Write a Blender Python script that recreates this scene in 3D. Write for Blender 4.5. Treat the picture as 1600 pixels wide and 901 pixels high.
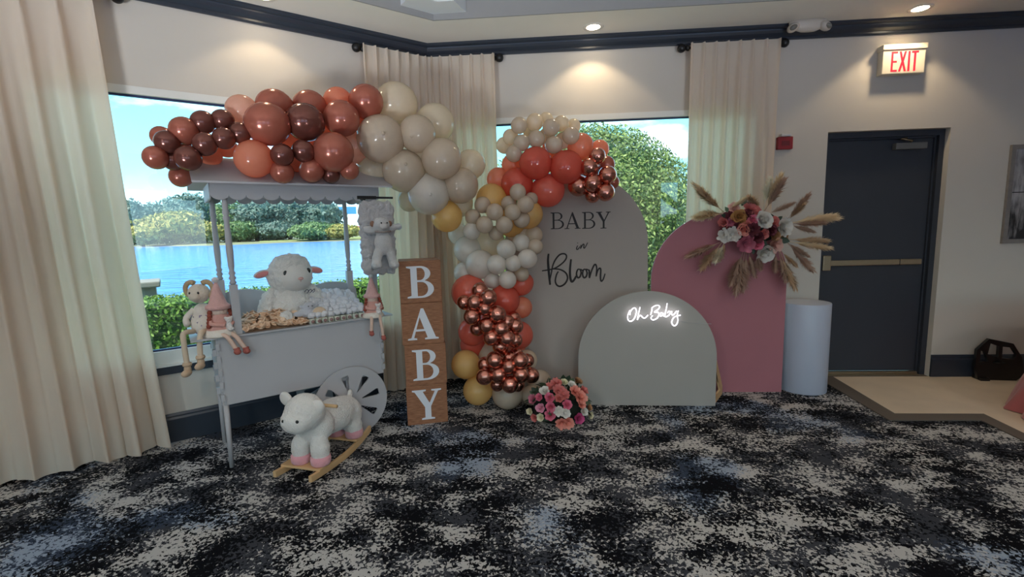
import bpy, bmesh, math, random
import numpy as np
from mathutils import Vector, Matrix, Euler, noise as mnoise

for o in list(bpy.data.objects): bpy.data.objects.remove(o)
SC = bpy.context.scene
COL = SC.collection
random.seed(7); RNG = np.random.default_rng(7)
PI = math.pi

# ---------------------------------------------------------------- camera
FPX, PITCH, ROLL, CAMH = 740.8, .1295, -.0269, 1.457
X0 = Vector((1, 0, 0)); FW = Vector((0, math.cos(PITCH), -math.sin(PITCH))); U0 = Vector((0, math.sin(PITCH), math.cos(PITCH)))
RT = X0 * math.cos(ROLL) + U0 * math.sin(ROLL); UP = U0 * math.cos(ROLL) - X0 * math.sin(ROLL)
CAM = Vector((0, 0, CAMH))
cd = bpy.data.cameras.new('camera'); cam = bpy.data.objects.new('camera', cd); COL.objects.link(cam)
cd.sensor_width = 36; cd.lens = FPX / 1600 * 36; cd.clip_start = .02; cd.clip_end = 2000
M = Matrix.Identity(4)
for i, ax in enumerate((RT, UP, -FW)):
    for j in range(3): M[j][i] = ax[j]
M.translation = CAM
cam.matrix_world = M
SC.camera = cam

# ---------------------------------------------------------------- world: blue sky with white clouds
SKY_STRENGTH = 1.15
w = bpy.data.worlds.new('sky'); SC.world = w; w.use_nodes = True
nt = w.node_tree; nt.nodes.clear()
def N(nt, t, **kw):
    n = nt.nodes.new(t)
    for k, v in kw.items(): setattr(n, k, v)
    return n
tc = N(nt, 'ShaderNodeTexCoord'); sep = N(nt, 'ShaderNodeSeparateXYZ'); nt.links.new(tc.outputs['Generated'], sep.inputs[0])
ramp = N(nt, 'ShaderNodeValToRGB'); nt.links.new(sep.outputs['Z'], ramp.inputs[0])
e = ramp.color_ramp.elements
e[0].position = 0.0; e[0].color = (.85, 1.15, 1.3, 1)
e[1].position = 1.0; e[1].color = (.10, .28, .62, 1)
x = e.new(.10); x.color = (.36, .98, 1.25, 1)
x = e.new(.32); x.color = (.16, .86, 1.25, 1)
x = e.new(.55); x.color = (.24, .62, 1.0, 1)
mp = N(nt, 'ShaderNodeMapping'); mp.inputs['Scale'].default_value = (1, 1, 2.6); mp.inputs['Location'].default_value = (.3, .1, .17)
nt.links.new(tc.outputs['Generated'], mp.inputs[0])
cn = N(nt, 'ShaderNodeTexNoise'); cn.inputs['Scale'].default_value = 3.2; cn.inputs['Detail'].default_value = 6; cn.inputs['Roughness'].default_value = .55
nt.links.new(mp.outputs[0], cn.inputs[0])
cr = N(nt, 'ShaderNodeValToRGB'); cr.color_ramp.elements[0].position = .52; cr.color_ramp.elements[1].position = .68
nt.links.new(cn.outputs[0], cr.inputs[0])
mx = N(nt, 'ShaderNodeMixRGB'); nt.links.new(cr.outputs[0], mx.inputs[0]); nt.links.new(ramp.outputs[0], mx.inputs[1]); mx.inputs[2].default_value = (1.55, 1.58, 1.6, 1)
bg = N(nt, 'ShaderNodeBackground'); bg.inputs[1].default_value = SKY_STRENGTH; nt.links.new(mx.outputs[0], bg.inputs[0])
wo = N(nt, 'ShaderNodeOutputWorld'); nt.links.new(bg.outputs[0], wo.inputs[0])

# sun, high and behind the building
sd = bpy.data.lights.new('sun', 'SUN'); sd.energy = 5.5; sd.angle = .01; sd.color = (1, .95, .86)
so = bpy.data.objects.new('sun', sd); COL.objects.link(so); so.rotation_euler = (math.radians(38), 0, math.radians(-35))

SC.view_settings.view_transform = 'Standard'; SC.view_settings.look = 'None'
SC.view_settings.exposure = 0.98; SC.view_settings.gamma = 1.0; SC.view_settings.use_curve_mapping = False

# ---------------------------------------------------------------- helpers
def S(r, g, b):
    f = lambda c: (c / 255) / 12.92 if c / 255 <= .04045 else ((c / 255 + .055) / 1.055) ** 2.4
    return (f(r), f(g), f(b), 1)
def ray(px, py): return FW + RT * ((px - 800) / FPX) - UP * ((py - 450.5) / FPX)
def on_floor(px, py, z=0.):
    d = ray(px, py); return CAM + d * ((z - CAMH) / d.z)
def at_depth(px, py, Y):
    d = ray(px, py); return CAM + d * (Y / d.y)
def on_plane(px, py, p, n):
    d = ray(px, py); return CAM + d * ((p - CAM).dot(n) / d.dot(n))

MATS = {}
def mat(name, col, rough=.6, metal=0, bump=0, bscale=200, var=.08, vscale=6, spec=.5, sheen=0, emit=None, estr=0, transl=0, coat=0, tcol=None):
    if name in MATS: return MATS[name]
    m = bpy.data.materials.new(name); m.use_nodes = True; t = m.node_tree; t.nodes.clear()
    out = N(t, 'ShaderNodeOutputMaterial'); p = N(t, 'ShaderNodeBsdfPrincipled')
    tc = N(t, 'ShaderNodeTexCoord')
    p.inputs['Roughness'].default_value = rough; p.inputs['Metallic'].default_value = metal
    p.inputs['Specular IOR Level'].default_value = spec; p.inputs['Sheen Weight'].default_value = sheen; p.inputs['Coat Weight'].default_value = coat
    if var:
        nz = N(t, 'ShaderNodeTexNoise'); nz.inputs['Scale'].default_value = vscale; nz.inputs['Detail'].default_value = 4
        t.links.new(tc.outputs['Object'], nz.inputs[0])
        mix = N(t, 'ShaderNodeMixRGB'); mix.blend_type = 'MIX'
        mix.inputs[1].default_value = tuple(c * (1 - var) for c in col[:3]) + (1,); mix.inputs[2].default_value = tuple(min(1, c * (1 + var)) for c in col[:3]) + (1,)
        t.links.new(nz.outputs[0], mix.inputs[0]); csock = mix.outputs[0]
        t.links.new(csock, p.inputs['Base Color'])
    else:
        p.inputs['Base Color'].default_value = col; csock = None
    if bump:
        bn = N(t, 'ShaderNodeTexNoise'); bn.inputs['Scale'].default_value = bscale; bn.inputs['Detail'].default_value = 3
        t.links.new(tc.outputs['Object'], bn.inputs[0])
        b = N(t, 'ShaderNodeBump'); b.inputs['Strength'].default_value = bump; b.inputs['Distance'].default_value = .01
        t.links.new(bn.outputs[0], b.inputs['Height']); t.links.new(b.outputs[0], p.inputs['Normal'])
    if emit: p.inputs['Emission Color'].default_value = emit; p.inputs['Emission Strength'].default_value = estr
    surf = p.outputs[0]
    if transl:
        tr = N(t, 'ShaderNodeBsdfTranslucent')
        if csock: t.links.new(csock, tr.inputs[0])
        else: tr.inputs[0].default_value = col
        ms = N(t, 'ShaderNodeMixShader'); ms.inputs[0].default_value = transl
        t.links.new(p.outputs[0], ms.inputs[1]); t.links.new(tr.outputs[0], ms.inputs[2]); surf = ms.outputs[0]
        if tcol:
            for l_ in list(tr.inputs[0].links): t.links.remove(l_)
            tr.inputs[0].default_value = tcol
    t.links.new(surf, out.inputs[0]); MATS[name] = m
    return m

class MB:
    """collects shapes into one mesh"""
    def __init__(s): s.v = []; s.f = []; s.sm = []
    def add(s, vs, fs, smooth=False):
        o = len(s.v); s.v += [tuple(v) for v in vs]; s.f += [tuple(i + o for i in f) for f in fs]; s.sm += [smooth] * len(fs); return s
    def box(s, x0, x1, y0, y1, z0, z1, mtx=None):
        vs = [Vector((x, y, z)) for z in (z0, z1) for y in (y0, y1) for x in (x0, x1)]
        if mtx: vs = [mtx @ v for v in vs]
        return s.add(vs, [(0, 2, 3, 1), (4, 5, 7, 6), (0, 1, 5, 4), (2, 6, 7, 3), (0, 4, 6, 2), (1, 3, 7, 5)])
    def tube(s, pts, rad, n=8, cap=True, flat=None, smooth=True):
        pts = [Vector(p) for p in pts]; k = len(pts)
        rs = rad if isinstance(rad, (list, tuple)) else [rad] * k
        vs = []; fs = []; prev = None
        for i, p in enumerate(pts):
            d = (pts[min(i + 1, k - 1)] - pts[max(i - 1, 0)])
            d = d.normalized() if d.length > 1e-9 else Vector((0, 0, 1))
            if flat is not None: a = Vector(flat); u = a.cross(d).normalized() if a.cross(d).length > 1e-6 else Vector((1, 0, 0)); vv = a * .35
            else:
                u = d.orthogonal().normalized() if prev is None else (prev - d * prev.dot(d)).normalized()
                prev = u; vv = d.cross(u)
            for j in range(n):
                t = 2 * PI * j / n; vs.append(p + (u * math.cos(t) + vv * math.sin(t)) * rs[i])
        for i in range(k - 1):
            for j in range(n):
                a = i * n + j; b = i * n + (j + 1) % n
                fs.append((a, b, b + n, a + n))
        if cap: fs.append(tuple(range(n))[::-1]); fs.append(tuple((k - 1) * n + j for j in range(n)))
        return s.add(vs, fs, smooth)
    def lathe(s, prof, c=(0, 0, 0), n=24, smooth=True, cap=True):
        vs = []; fs = []; k = len(prof)
        for r, z in prof:
            for j in range(n):
                t = 2 * PI * j / n; vs.append((c[0] + r * math.cos(t), c[1] + r * math.sin(t), c[2] + z))
        for i in range(k - 1):
            for j in range(n):
                a = i * n + j; b = i * n + (j + 1) % n; fs.append((a, b, b + n, a + n))
        if cap: fs.append(tuple(range(n))[::-1]); fs.append(tuple((k - 1) * n + j for j in range(n)))
        return s.add(vs, fs, smooth)
    def ell(s, c, r, rot=None, nu=16, nv=10, fn=None):
        if not isinstance(r, (tuple, list)): r = (r, r, r)
        R = Euler(rot).to_matrix() if rot else Matrix.Identity(3)
        vs = []; fs = []; c = Vector(c)
        for i in range(nv + 1):
            ph = PI * i / nv
            for j in range(nu):
                th = 2 * PI * j / nu
                d = Vector((math.sin(ph) * math.cos(th), math.sin(ph) * math.sin(th), math.cos(ph)))
                if fn: d = d * fn(d)
                vs.append(c + R @ Vector((d.x * r[0], d.y * r[1], d.z * r[2])))
        for i in range(nv):
            for j in range(nu):
                a = i * nu + j; b = i * nu + (j + 1) % nu; fs.append((a, a + nu, b + nu, b))
        return s.add(vs, fs, True)
    def mesh(s, name):
        me = bpy.data.meshes.new(name); me.from_pydata(s.v, [], s.f)
        me.polygons.foreach_set('use_smooth', s.sm); me.update(); return me
    def build(s, name, m, parent=None, loc=None, rz=0, bevel=0):
        me = s.mesh(name)
        if bevel:
            bm = bmesh.new(); bm.from_mesh(me); bmesh.ops.remove_doubles(bm, verts=bm.verts, dist=1e-5)
            bmesh.ops.bevel(bm, geom=[e for e in bm.edges if e.is_manifold and e.calc_face_angle(0) > .5], offset=bevel, segments=2, affect='EDGES', profile=.6)
            bm.to_mesh(me); bm.free()
        return obj(name, me, m, parent, loc, rz)
def obj(name, me, m, parent=None, loc=None, rz=0):
    o = bpy.data.objects.new(name, me); COL.objects.link(o)
    if m is not None:
        if len(me.materials) == 0: me.materials.append(m)
    if parent is not None: o.parent = parent
    if loc is not None: o.location = loc
    o.rotation_euler = (0, 0, rz)
    return o
def tag(o, label, cat=None, group=None, kind=None):
    o['label'] = label
    if cat: o['category'] = cat
    if group: o['group'] = group
    if kind: o['kind'] = kind
    return o
def thing(name, label, cat, loc=(0, 0, 0), rz=0, group=None, kind=None, rot=None):
    o = bpy.data.objects.new(name, None); COL.objects.link(o); o.location = loc; o.rotation_euler = rot if rot else (0, 0, rz); o.empty_display_size = .05
    return tag(o, label, cat, group, kind)
def smooth_path(pts, n=6):
    pts = [Vector(p) for p in pts]; out = []
    for i in range(len(pts) - 1):
        p0 = pts[max(i - 1, 0)]; p1 = pts[i]; p2 = pts[i + 1]; p3 = pts[min(i + 2, len(pts) - 1)]
        for k in range(n):
            t = k / n
            out.append(.5 * ((2 * p1) + (p2 - p0) * t + (2 * p0 - 5 * p1 + 4 * p2 - p3) * t * t + (3 * p1 - p0 - 3 * p2 + p3) * t ** 3))
    out.append(pts[-1]); return out
def prism_mesh(name, contours, depth, bevel=0):
    """flat outline with holes in the XZ plane (front faces -Y), thickness depth behind it"""
    cu = bpy.data.curves.new(name, 'CURVE'); cu.dimensions = '2D'; cu.fill_mode = 'BOTH'; cu.extrude = depth / 2; cu.bevel_depth = bevel
    for c in contours:
        sp = cu.splines.new('POLY'); sp.points.add(len(c) - 1)
        for p, q in zip(sp.points, c): p.co = (q[0], q[1], 0, 1)
        sp.use_cyclic_u = True
    t = bpy.data.objects.new('tmp', cu); COL.objects.link(t)
    dg = bpy.context.evaluated_depsgraph_get(); me = bpy.data.meshes.new_from_object(t.evaluated_get(dg))
    bpy.data.objects.remove(t); bpy.data.curves.remove(cu)
    me.transform(Matrix.Translation((0, depth / 2, 0)) @ Matrix.Rotation(PI / 2, 4, 'X')); me.name = name; return me
def arc(cx, cy, rx, ry, a0, a1, n=12):
    return [(cx + rx * math.cos(math.radians(a0 + (a1 - a0) * i / n)), cy + ry * math.sin(math.radians(a0 + (a1 - a0) * i / n))) for i in range(n + 1)]
def blob_mesh(name, ells, voxel=.012, smooth=4, lump=0, lscale=20):
    b = MB()
    for q in ells: b.ell(q[0], q[1], q[2] if len(q) > 2 else None, nu=20, nv=12)
    me = b.mesh('tmp'); t = bpy.data.objects.new('tmp', me); COL.objects.link(t)
    r = t.modifiers.new('r', 'REMESH'); r.mode = 'VOXEL'; r.voxel_size = voxel; r.use_smooth_shade = True
    sm = t.modifiers.new('s', 'SMOOTH'); sm.iterations = smooth; sm.factor = .5
    dg = bpy.context.evaluated_depsgraph_get(); out = bpy.data.meshes.new_from_object(t.evaluated_get(dg)); out.name = name
    bpy.data.objects.remove(t); bpy.data.meshes.remove(me)
    if lump:
        for v in out.vertices:
            p = v.co * lscale; v.co += v.normal * (mnoise.noise(p) * lump + mnoise.noise(p * 2.7) * lump * .5)
    for p in out.polygons: p.use_smooth = True
    out.update(); return out
ORD = ['first', 'second', 'third', 'fourth', 'fifth', 'sixth', 'seventh', 'eighth', 'ninth', 'tenth', 'eleventh', 'twelfth', 'thirteenth', 'fourteenth', 'fifteenth', 'sixteenth', 'seventeenth', 'eighteenth', 'nineteenth', 'twentieth']

# ---------------------------------------------------------------- room frames
AR, AL = -.0706, .6268
CN = Vector((-.711, 4.487, 0))
ER = Vector((math.cos(AR), math.sin(AR), 0)); NR = Vector((ER.y, -ER.x, 0))
EL = Vector((-math.cos(AL), -math.sin(AL), 0)); NL = Vector((math.sin(AL), -math.cos(AL), 0))
MIT = (NL + NR) / (1 + NL.dot(NR))
def PR(s, o=0, z=0): return CN + ER * s + NR * o + Vector((0, 0, z))
def PL(t, o=0, z=0): return CN + EL * t + NL * o + Vector((0, 0, z))
def on_R(px, py, o=0):
    P = on_plane(px, py, CN + NR * o, NR); return (P - CN).dot(ER), P.z
ZS, ZU = 3.07, 3.42      # soffit, upper ceiling

m_wall = mat('painted_greige_wall', S(205, 198, 188), .85, bump=.12, bscale=350, var=.03, vscale=3)
m_ceil = mat('painted_ceiling', S(228, 223, 214), .85, bump=.08, bscale=300, var=.03)
m_navy = mat('navy_gloss_trim', S(46, 53, 64), .35, var=.1, vscale=4)
m_navydoor = mat('navy_door_paint', S(47, 51, 60), .5, bump=.05, bscale=250, var=.08)
m_white = mat('white_paint', S(225, 225, 220), .5, var=.03)
m_black = mat('black_metal', S(18, 18, 20), .4, var=.1)
m_steel = mat('brushed_bronze_steel', S(160, 145, 120), .35, metal=.8, var=.1, vscale=30)

# carpet: layered flecks
def carpet_material():
    m = bpy.data.materials.new('carpet_flecked'); m.use_nodes = True; t = m.node_tree; t.nodes.clear()
    out = N(t, 'ShaderNodeOutputMaterial'); p = N(t, 'ShaderNodeBsdfPrincipled'); p.inputs['Roughness'].default_value = .95; p.inputs['Specular IOR Level'].default_value = .1
    tc = N(t, 'ShaderNodeTexCoord')
    def nz(scale, detail, rough=.5, off=0, st=(1, 1, 1), dist=0):
        mp = N(t, 'ShaderNodeMapping'); mp.inputs['Location'].default_value = (off, off * .7, 0); mp.inputs['Scale'].default_value = st; mp.inputs['Rotation'].default_value = (0, 0, .3)
        t.links.new(tc.outputs['Object'], mp.inputs[0])
        n = N(t, 'ShaderNodeTexNoise'); n.inputs['Scale'].default_value = scale; n.inputs['Detail'].default_value = detail; n.inputs['Roughness'].default_value = rough; n.inputs['Distortion'].default_value = dist
        t.links.new(mp.outputs[0], n.inputs[0]); return n.outputs[0]
    def math_(op, a, b):
        n = N(t, 'ShaderNodeMath', operation=op)
        for i, q in enumerate((a, b)):
            if isinstance(q, (int, float)): n.inputs[i].default_value = q
            else: t.links.new(q, n.inputs[i])
        return n.outputs[0]
    def step(v, lo, hi):
        r = N(t, 'ShaderNodeMapRange'); r.inputs[1].default_value = lo; r.inputs[2].default_value = hi; t.links.new(v, r.inputs[0]); return r.outputs[0]
    big1 = nz(3.0, 4, .65, 3.3, (1, 1.5, 1)); fine1 = nz(56, 2.5, .6, 1.1, (1, 1, 1), .6)
    big2 = nz(2.6, 4, .65, 9.1, (1.3, 1, 1)); fine2 = nz(52, 2.5, .6, 5.7, (1, 1, 1), .6)
    big3 = nz(1.3, 2, .5, 17.0); fine3 = nz(60, 2, .5, 8.7)
    cream = step(math_('ADD', math_('MULTIPLY', big1, 1.15), fine1), 1.13, 1.15)
    slate = step(math_('ADD', math_('MULTIPLY', big2, 1.1), fine2), 1.06, 1.08)
    blue = step(math_('ADD', math_('MULTIPLY', big3, 1.4), math_('MULTIPLY', fine3, .35)), .97, 1.05)
    def mixc(f, a, b):
        n = N(t, 'ShaderNodeMixRGB'); t.links.new(f, n.inputs[0])
        for i, q in ((1, a), (2, b)):
            if isinstance(q, tuple): n.inputs[i].default_value = q
            else: t.links.new(q, n.inputs[i])
        return n.outputs[0]
    c = mixc(slate, S(10, 11, 16), mixc(blue, S(62, 64, 70), S(56, 66, 82)))
    c = mixc(cream, c, mixc(blue, S(188, 185, 181), S(150, 162, 178)))
    t.links.new(c, p.inputs['Base Color'])
    bn = nz(260, 2, .6, 2); b = N(t, 'ShaderNodeBump'); b.inputs['Strength'].default_value = .5; b.inputs['Distance'].default_value = .006
    t.links.new(bn, b.inputs['Height']); t.links.new(b.outputs[0], p.inputs['Normal'])
    t.links.new(p.outputs[0], out.inputs[0]); return m
TL, SR, YB = 6.2, 8.2, -5.5     # extents of the left wall, right wall, back of the room
A_, B_ = PL(TL), PR(SR)
fl_ = MB(); fl_.add([(A_.x, A_.y, 0), (CN.x, CN.y, 0), (B_.x, B_.y, 0), (B_.x, YB, 0), (A_.x, YB, 0)], [(4, 3, 2, 1, 0)])
fl_.add([(A_.x, A_.y, -.15), (CN.x, CN.y, -.15), (B_.x, B_.y, -.15), (B_.x, YB, -.15), (A_.x, YB, -.15)], [(0, 1, 2, 3, 4)])
tag(fl_.build('floor', carpet_material()), 'dark navy and cream flecked carpet floor', kind='structure')

def wall(name, frame_rz, spans, holes, x0, x1, z1, label):
    b = MB(); xs = sorted({x0, x1} | {h[0] for h in holes} | {h[1] for h in holes})
    for a, c in zip(xs, xs[1:]):
        mid = (a + c) / 2; hs = [h for h in holes if h[0] < mid < h[1]]
        zs = 0
        if hs:
            h = hs[0]
            if h[2] > 0: b.box(a, c, 0, .16, 0, h[2])
            b.box(a, c, 0, .16, h[3], z1)
        else: b.box(a, c, 0, .16, 0, z1)
    return tag(b.build(name, m_wall, None, CN, frame_rz), label, kind='structure')
W1 = (-2.62, -.2, .565, 2.43); W2 = (.2, 2.85, .565, 2.43); DR = (3.495, 4.50, 0, 2.196)
wall('wall_left', AL, None, [W1], -TL, .05, ZU, 'greige painted wall around the lake window')
wall('wall_right', AR, None, [W2, DR], -.03, SR, ZU, 'greige painted wall with the exit door')
b = MB(); b.box(B_.x, B_.x + .15, YB, B_.y, 0, ZU); tag(b.build('wall_side', m_wall), 'greige side wall out of view', kind='structure')

b = MB(); b.box(A_.x - .15, A_.x, YB, A_.y, 0, ZU); tag(b.build('wall_side_lake', m_wall), 'greige side wall on the lake side, out of view', kind='structure')
b = MB(); xs = [A_.x, -4.2, -1.8, -.6, 1.8, 3.0, 5.4, B_.x]
for k in range(7):
    if k % 2 == 0: b.box(xs[k], xs[k + 1], YB - .15, YB, 0, ZU)
    else: b.box(xs[k], xs[k + 1], YB - .15, YB, 0, .6); b.box(xs[k], xs[k + 1], YB - .15, YB, 2.6, ZU)
tag(b.build('wall_back', m_wall), 'greige back wall with tall window openings, out of view', kind='structure')

# soffit, riser, upper ceiling, crown
def corner(o, z): return Vector((CN.x, CN.y, z)) + MIT * o
def sweep(prof, side):
    """profile (offset, z) swept along one wall to the mitred corner"""
    b = MB(); n = len(prof); far = [(PL(TL, o, z) if side == 'L' else PR(SR, o, z)) for o, z in prof]; cor = [corner(o, z) for o, z in prof]
    b.add(far + cor, [(i, (i + 1) % n, n + (i + 1) % n, n + i) for i in range(n)] + [tuple(range(n)), tuple(range(2 * n - 1, n - 1, -1))]); return b
SO = .53
b = MB()
for side in 'LR':
    s_ = sweep([(0, ZS), (SO - .012, ZS), (SO - .012, ZU), (0, ZU)], side); b.add(s_.v, s_.f)
tag(b.build('ceiling', m_ceil), 'cream ceiling border soffit above the windows', kind='structure')
b = MB()
for side in 'LR':
    s_ = sweep([(SO - .012, ZS), (SO, ZS), (SO, ZU), (SO - .012, ZU)], side); b.add(s_.v, s_.f)
tag(b.build('ceiling_riser', mat('grey_riser', S(150, 149, 148), .85, bump=.08, bscale=300, var=.03)), 'grey upright step of the tray ceiling', kind='structure')  # riser in an even grey, darker than the soffit
b = MB(); b.add([(A_.x, A_.y, ZU), (CN.x, CN.y, ZU), (B_.x, B_.y, ZU), (B_.x, YB, ZU), (A_.x, YB, ZU)], [(0, 1, 2, 3, 4)])
b.add([(A_.x, A_.y, ZU + .2), (CN.x, CN.y + .3, ZU + .2), (B_.x, B_.y, ZU + .2), (B_.x, YB, ZU + .2), (A_.x, YB, ZU + .2)], [(4, 3, 2, 1, 0)])
tag(b.build('ceiling_upper', m_ceil), 'raised tray ceiling in the middle of the room', kind='structure')
cprof = [(0, 2.968), (.016, 2.968), (.022, 2.978), (.022, 2.992), (.03, 2.996), (.05, 3.012), (.062, 3.03), (.064, 3.04), (.078, 3.044), (.088, 3.052), (.088, ZS), (0, ZS)]
tag(sweep(cprof, 'L').build('trim_1', m_navy), 'navy crown moulding above the lake window wall', kind='structure')
tag(sweep(cprof, 'R').build('trim_2', m_navy), 'navy crown moulding above the exit door wall', kind='structure')
cp2 = [(SO, 3.215), (SO + .02, 3.215), (SO + .03, 3.25), (SO + .09, 3.31), (SO + .1, 3.33), (SO, 3.33)]
tag(sweep(cp2, 'L').build('trim_3', m_navy), 'navy moulding inside the tray ceiling, lake side', kind='structure')
tag(sweep(cp2, 'R').build('trim_4', m_navy), 'navy moulding inside the tray ceiling, door side', kind='structure')
# pale block at the tray corner
b = MB(); c0 = corner(SO, 3.115)
pts = [c0 + EL * .27 + NL * .002, c0, c0 + ER * .26 + NR * .002]
ptso = [c0 + EL * .27 + NL * .20, c0 + MIT * .20, c0 + ER * .20 + NR * .20]
b.add(pts + ptso + [p + Vector((0, 0, .19)) for p in pts] + [p + Vector((0, 0, .19)) for p in ptso],
      [(0, 1, 4, 3), (1, 2, 5, 4), (6, 9, 10, 7), (7, 10, 11, 8), (3, 4, 10, 9), (4, 5, 11, 10), (0, 3, 9, 6), (2, 8, 11, 5)])
tag(b.build('trim_5', mat('pale_ceiling_block', S(216, 220, 224), .6, var=.03)), 'pale grey block in the corner of the tray ceiling', kind='structure')
bprof = [(0, 0), (.018, 0), (.018, .165), (.012, .18), (.012, .19), (.006, .207), (0, .207)]
tag(sweep(bprof, 'L').build('baseboard_left', m_navy), 'navy baseboard below the lake window', kind='structure')
b = MB()
for a, c in ((-.01, DR[0]), (DR[1], SR)):
    v0 = [PR(a, o, z) for o, z in bprof]; v1 = [PR(c, o, z) for o, z in bprof]; n = len(bprof)
    b.add(v0 + v1, [((i + 1) % n, i, n + i, n + (i + 1) % n) for i in range(n)] + [tuple(range(n)), tuple(range(2 * n - 1, n - 1, -1))])
tag(b.build('baseboard_right', m_navy), 'navy baseboard along the exit door wall', kind='structure')

# windows
def glass_material():
    m = bpy.data.materials.new('window_glass'); m.use_nodes = True; t = m.node_tree; t.nodes.clear()
    out = N(t, 'ShaderNodeOutputMaterial'); tr = N(t, 'ShaderNodeBsdfTransparent'); tr.inputs[0].default_value = (.95, .98, .98, 1)
    g = N(t, 'ShaderNodeBsdfGlossy'); g.inputs['Roughness'].default_value = 0; fr = N(t, 'ShaderNodeFresnel'); fr.inputs[0].default_value = 2.1
    ms = N(t, 'ShaderNodeMixShader'); t.links.new(fr.outputs[0], ms.inputs[0]); t.links.new(tr.outputs[0], ms.inputs[1]); t.links.new(g.outputs[0], ms.inputs[2]); t.links.new(ms.outputs[0], out.inputs[0]); return m
m_glass = glass_material()
def window(name, W, rz, label):
    r = thing(name, label, None, CN, rz, kind='structure')
    x0, x1, z0, z1 = W
    f = MB(); y0, y1 = -.006, .06; k = .05; kb = .095
    f.box(x0, x1, y0, y1, z1 - k, z1); f.box(x0, x1, y0, y1, z0, z0 + kb); f.box(x0, x0 + k, y0, y1, z0 + kb, z1 - k); f.box(x1 - k, x1, y0, y1, z0 + kb, z1 - k)
    f.build('window_frame', m_white, r)
    g = MB(); k2 = k; q = .012
    g.box(x0 + k2, x1 - k2, .02, .045, z1 - k2 - q, z1 - k2); g.box(x0 + k2, x1 - k2, .02, .045, z0 + kb, z0 + kb + q)
    g.box(x0 + k2, x0 + k2 + q, .02, .045, z0 + kb + q, z1 - k2 - q); g.box(x1 - k2 - q, x1 - k2, .02, .045, z0 + kb + q, z1 - k2 - q)
    g.build('gasket', mat('dark_blue_gasket', S(40, 50, 90), .5), r)
    p = MB(); p.add([(x0 + k2, .034, z0 + kb), (x1 - k2, .034, z0 + kb), (x1 - k2, .034, z1 - k2), (x0 + k2, .034, z1 - k2)], [(0, 1, 2, 3)])
    p.build('pane', m_glass, r)
    s_ = MB(); s_.box(x0 - .04, x1 + .04, -.035, .05, z0 - .012, z0 + .004); s_.build('sill', m_white, r)
    s_ = MB(); s_.box(x0 - .03, x1 + .03, -.02, 0, z0 - .07, z0 - .012); s_.build('apron', m_navy, r)
    return r
window('window_1', W1, AL, 'wide lake window with white frame on the left wall')
window('window_2', W2, AR, 'window with a green tree outside, behind the arches')

# door
r = thing('door_1', 'dark navy exit door recessed in the right wall', None, CN, AR, kind='structure')
x0, x1, zt = DR[0], DR[1], DR[3]
f = MB(); f.box(x0, x0 + .045, .055, .16, 0, zt); f.box(x1 - .045, x1, .055, .16, 0, zt); f.box(x0 + .045, x1 - .045, .055, .16, zt - .05, zt)
f.box(x0 + .045, x0 + .06, .085, .16, 0, zt - .05); f.box(x1 - .06, x1 - .045, .085, .16, 0, zt - .05); f.box(x0 + .06, x1 - .06, .085, .16, zt - .065, zt - .05)
f.build('door_frame', m_navydoor, r)
f = MB(); f.box(x0 + .06, x1 - .06, .10, .145, .03, zt - .065); f.build('door_leaf', m_navydoor, r, bevel=.003)
f = MB(); f.box(x0 + .06, x1 - .06, .02, .16, .0, .012); f.box(x0 + .06, x1 - .06, .06, .1, .012, .03); f.build('threshold', m_steel, r)
pb = MB(); pb.box(x0 + .11, x1 - .11, .045, .075, 1.025, 1.075); pbo = pb.build('push_bar', m_steel, r, bevel=.006)
f = MB(); f.box(x0 + .045, x0 + .115, .04, .1, .985, 1.12); f.build('latch_case', m_steel, pbo, bevel=.006)
f = MB(); f.box(x1 - .30, x1 - .295, .043, .077, 1.023, 1.077); f.build('bar_joint', m_black, pbo)
f = MB(); f.box(x0 + .085, x0 + .11, .045, .075, 1.03, 1.07); f.build('bar_collar', m_black, pbo)
cl = MB(); cl.box(x1 - .40, x1 - .14, .05, .1, zt - .16, zt - .105); clo = cl.build('door_closer', mat('closer_grey', S(110, 108, 105), .45, var=.05), r, bevel=.005)
f = MB(); f.tube([(x1 - .27, .07, zt - .105), (x1 - .27, .05, zt - .09), (x1 - .375, .035, zt - .075), (x1 - .30, .075, zt - .06)], .008); f.build('closer_arm', m_steel, clo)

# tile area by the door with its grey border strip
m_tile = mat('beige_stone_tile', S(222, 202, 176), .45, bump=.05, bscale=60, var=.12, vscale=5)
m_strip = mat('grey_border_strip', S(100, 91, 82), .6, var=.08, vscale=10)
tA, tB, tC, tD = [on_floor(*p) for p in ((1301, 589), (1398, 647), (1537, 647.5), (1600, 678))]
uA, uB, uC, uD = [on_floor(*p) for p in ((1289, 598), (1390, 657.5), (1533, 657.5), (1600, 690))]
tE = tC + (tD - tC) * 6; uE = uC + (uD - uC) * 6
wA = PR((tA - CN).dot(ER) - .02, .01); wE = PR(SR - .05, .01)
def slab(poly, z, name, m, label, parent=None):
    n = len(poly); b = MB(); b.add([(p.x, p.y, 0.0005) for p in poly] + [(p.x, p.y, z) for p in poly], [tuple(range(n)), tuple(range(2 * n - 1, n - 1, -1))] + [((i + 1) % n, i, n + i, n + (i + 1) % n) for i in range(n)])
    o = b.build(name, m, parent)
    if parent is None: tag(o, label, kind='structure')
    return o
slab([tA, tB, tC, tE, Vector((wE.x, tE.y, 0)), wE], .005, 'floor_tile', m_tile, 'beige stone tile floor patch before the exit door')
slab([PR((uA - CN).dot(ER), .005), uA, uB, uC, uE, tE, tC, tB, tA, PR((tA - CN).dot(ER), .005)], .008, 'floor_strip', m_strip, 'grey border strip edging the beige tile floor')
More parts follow.
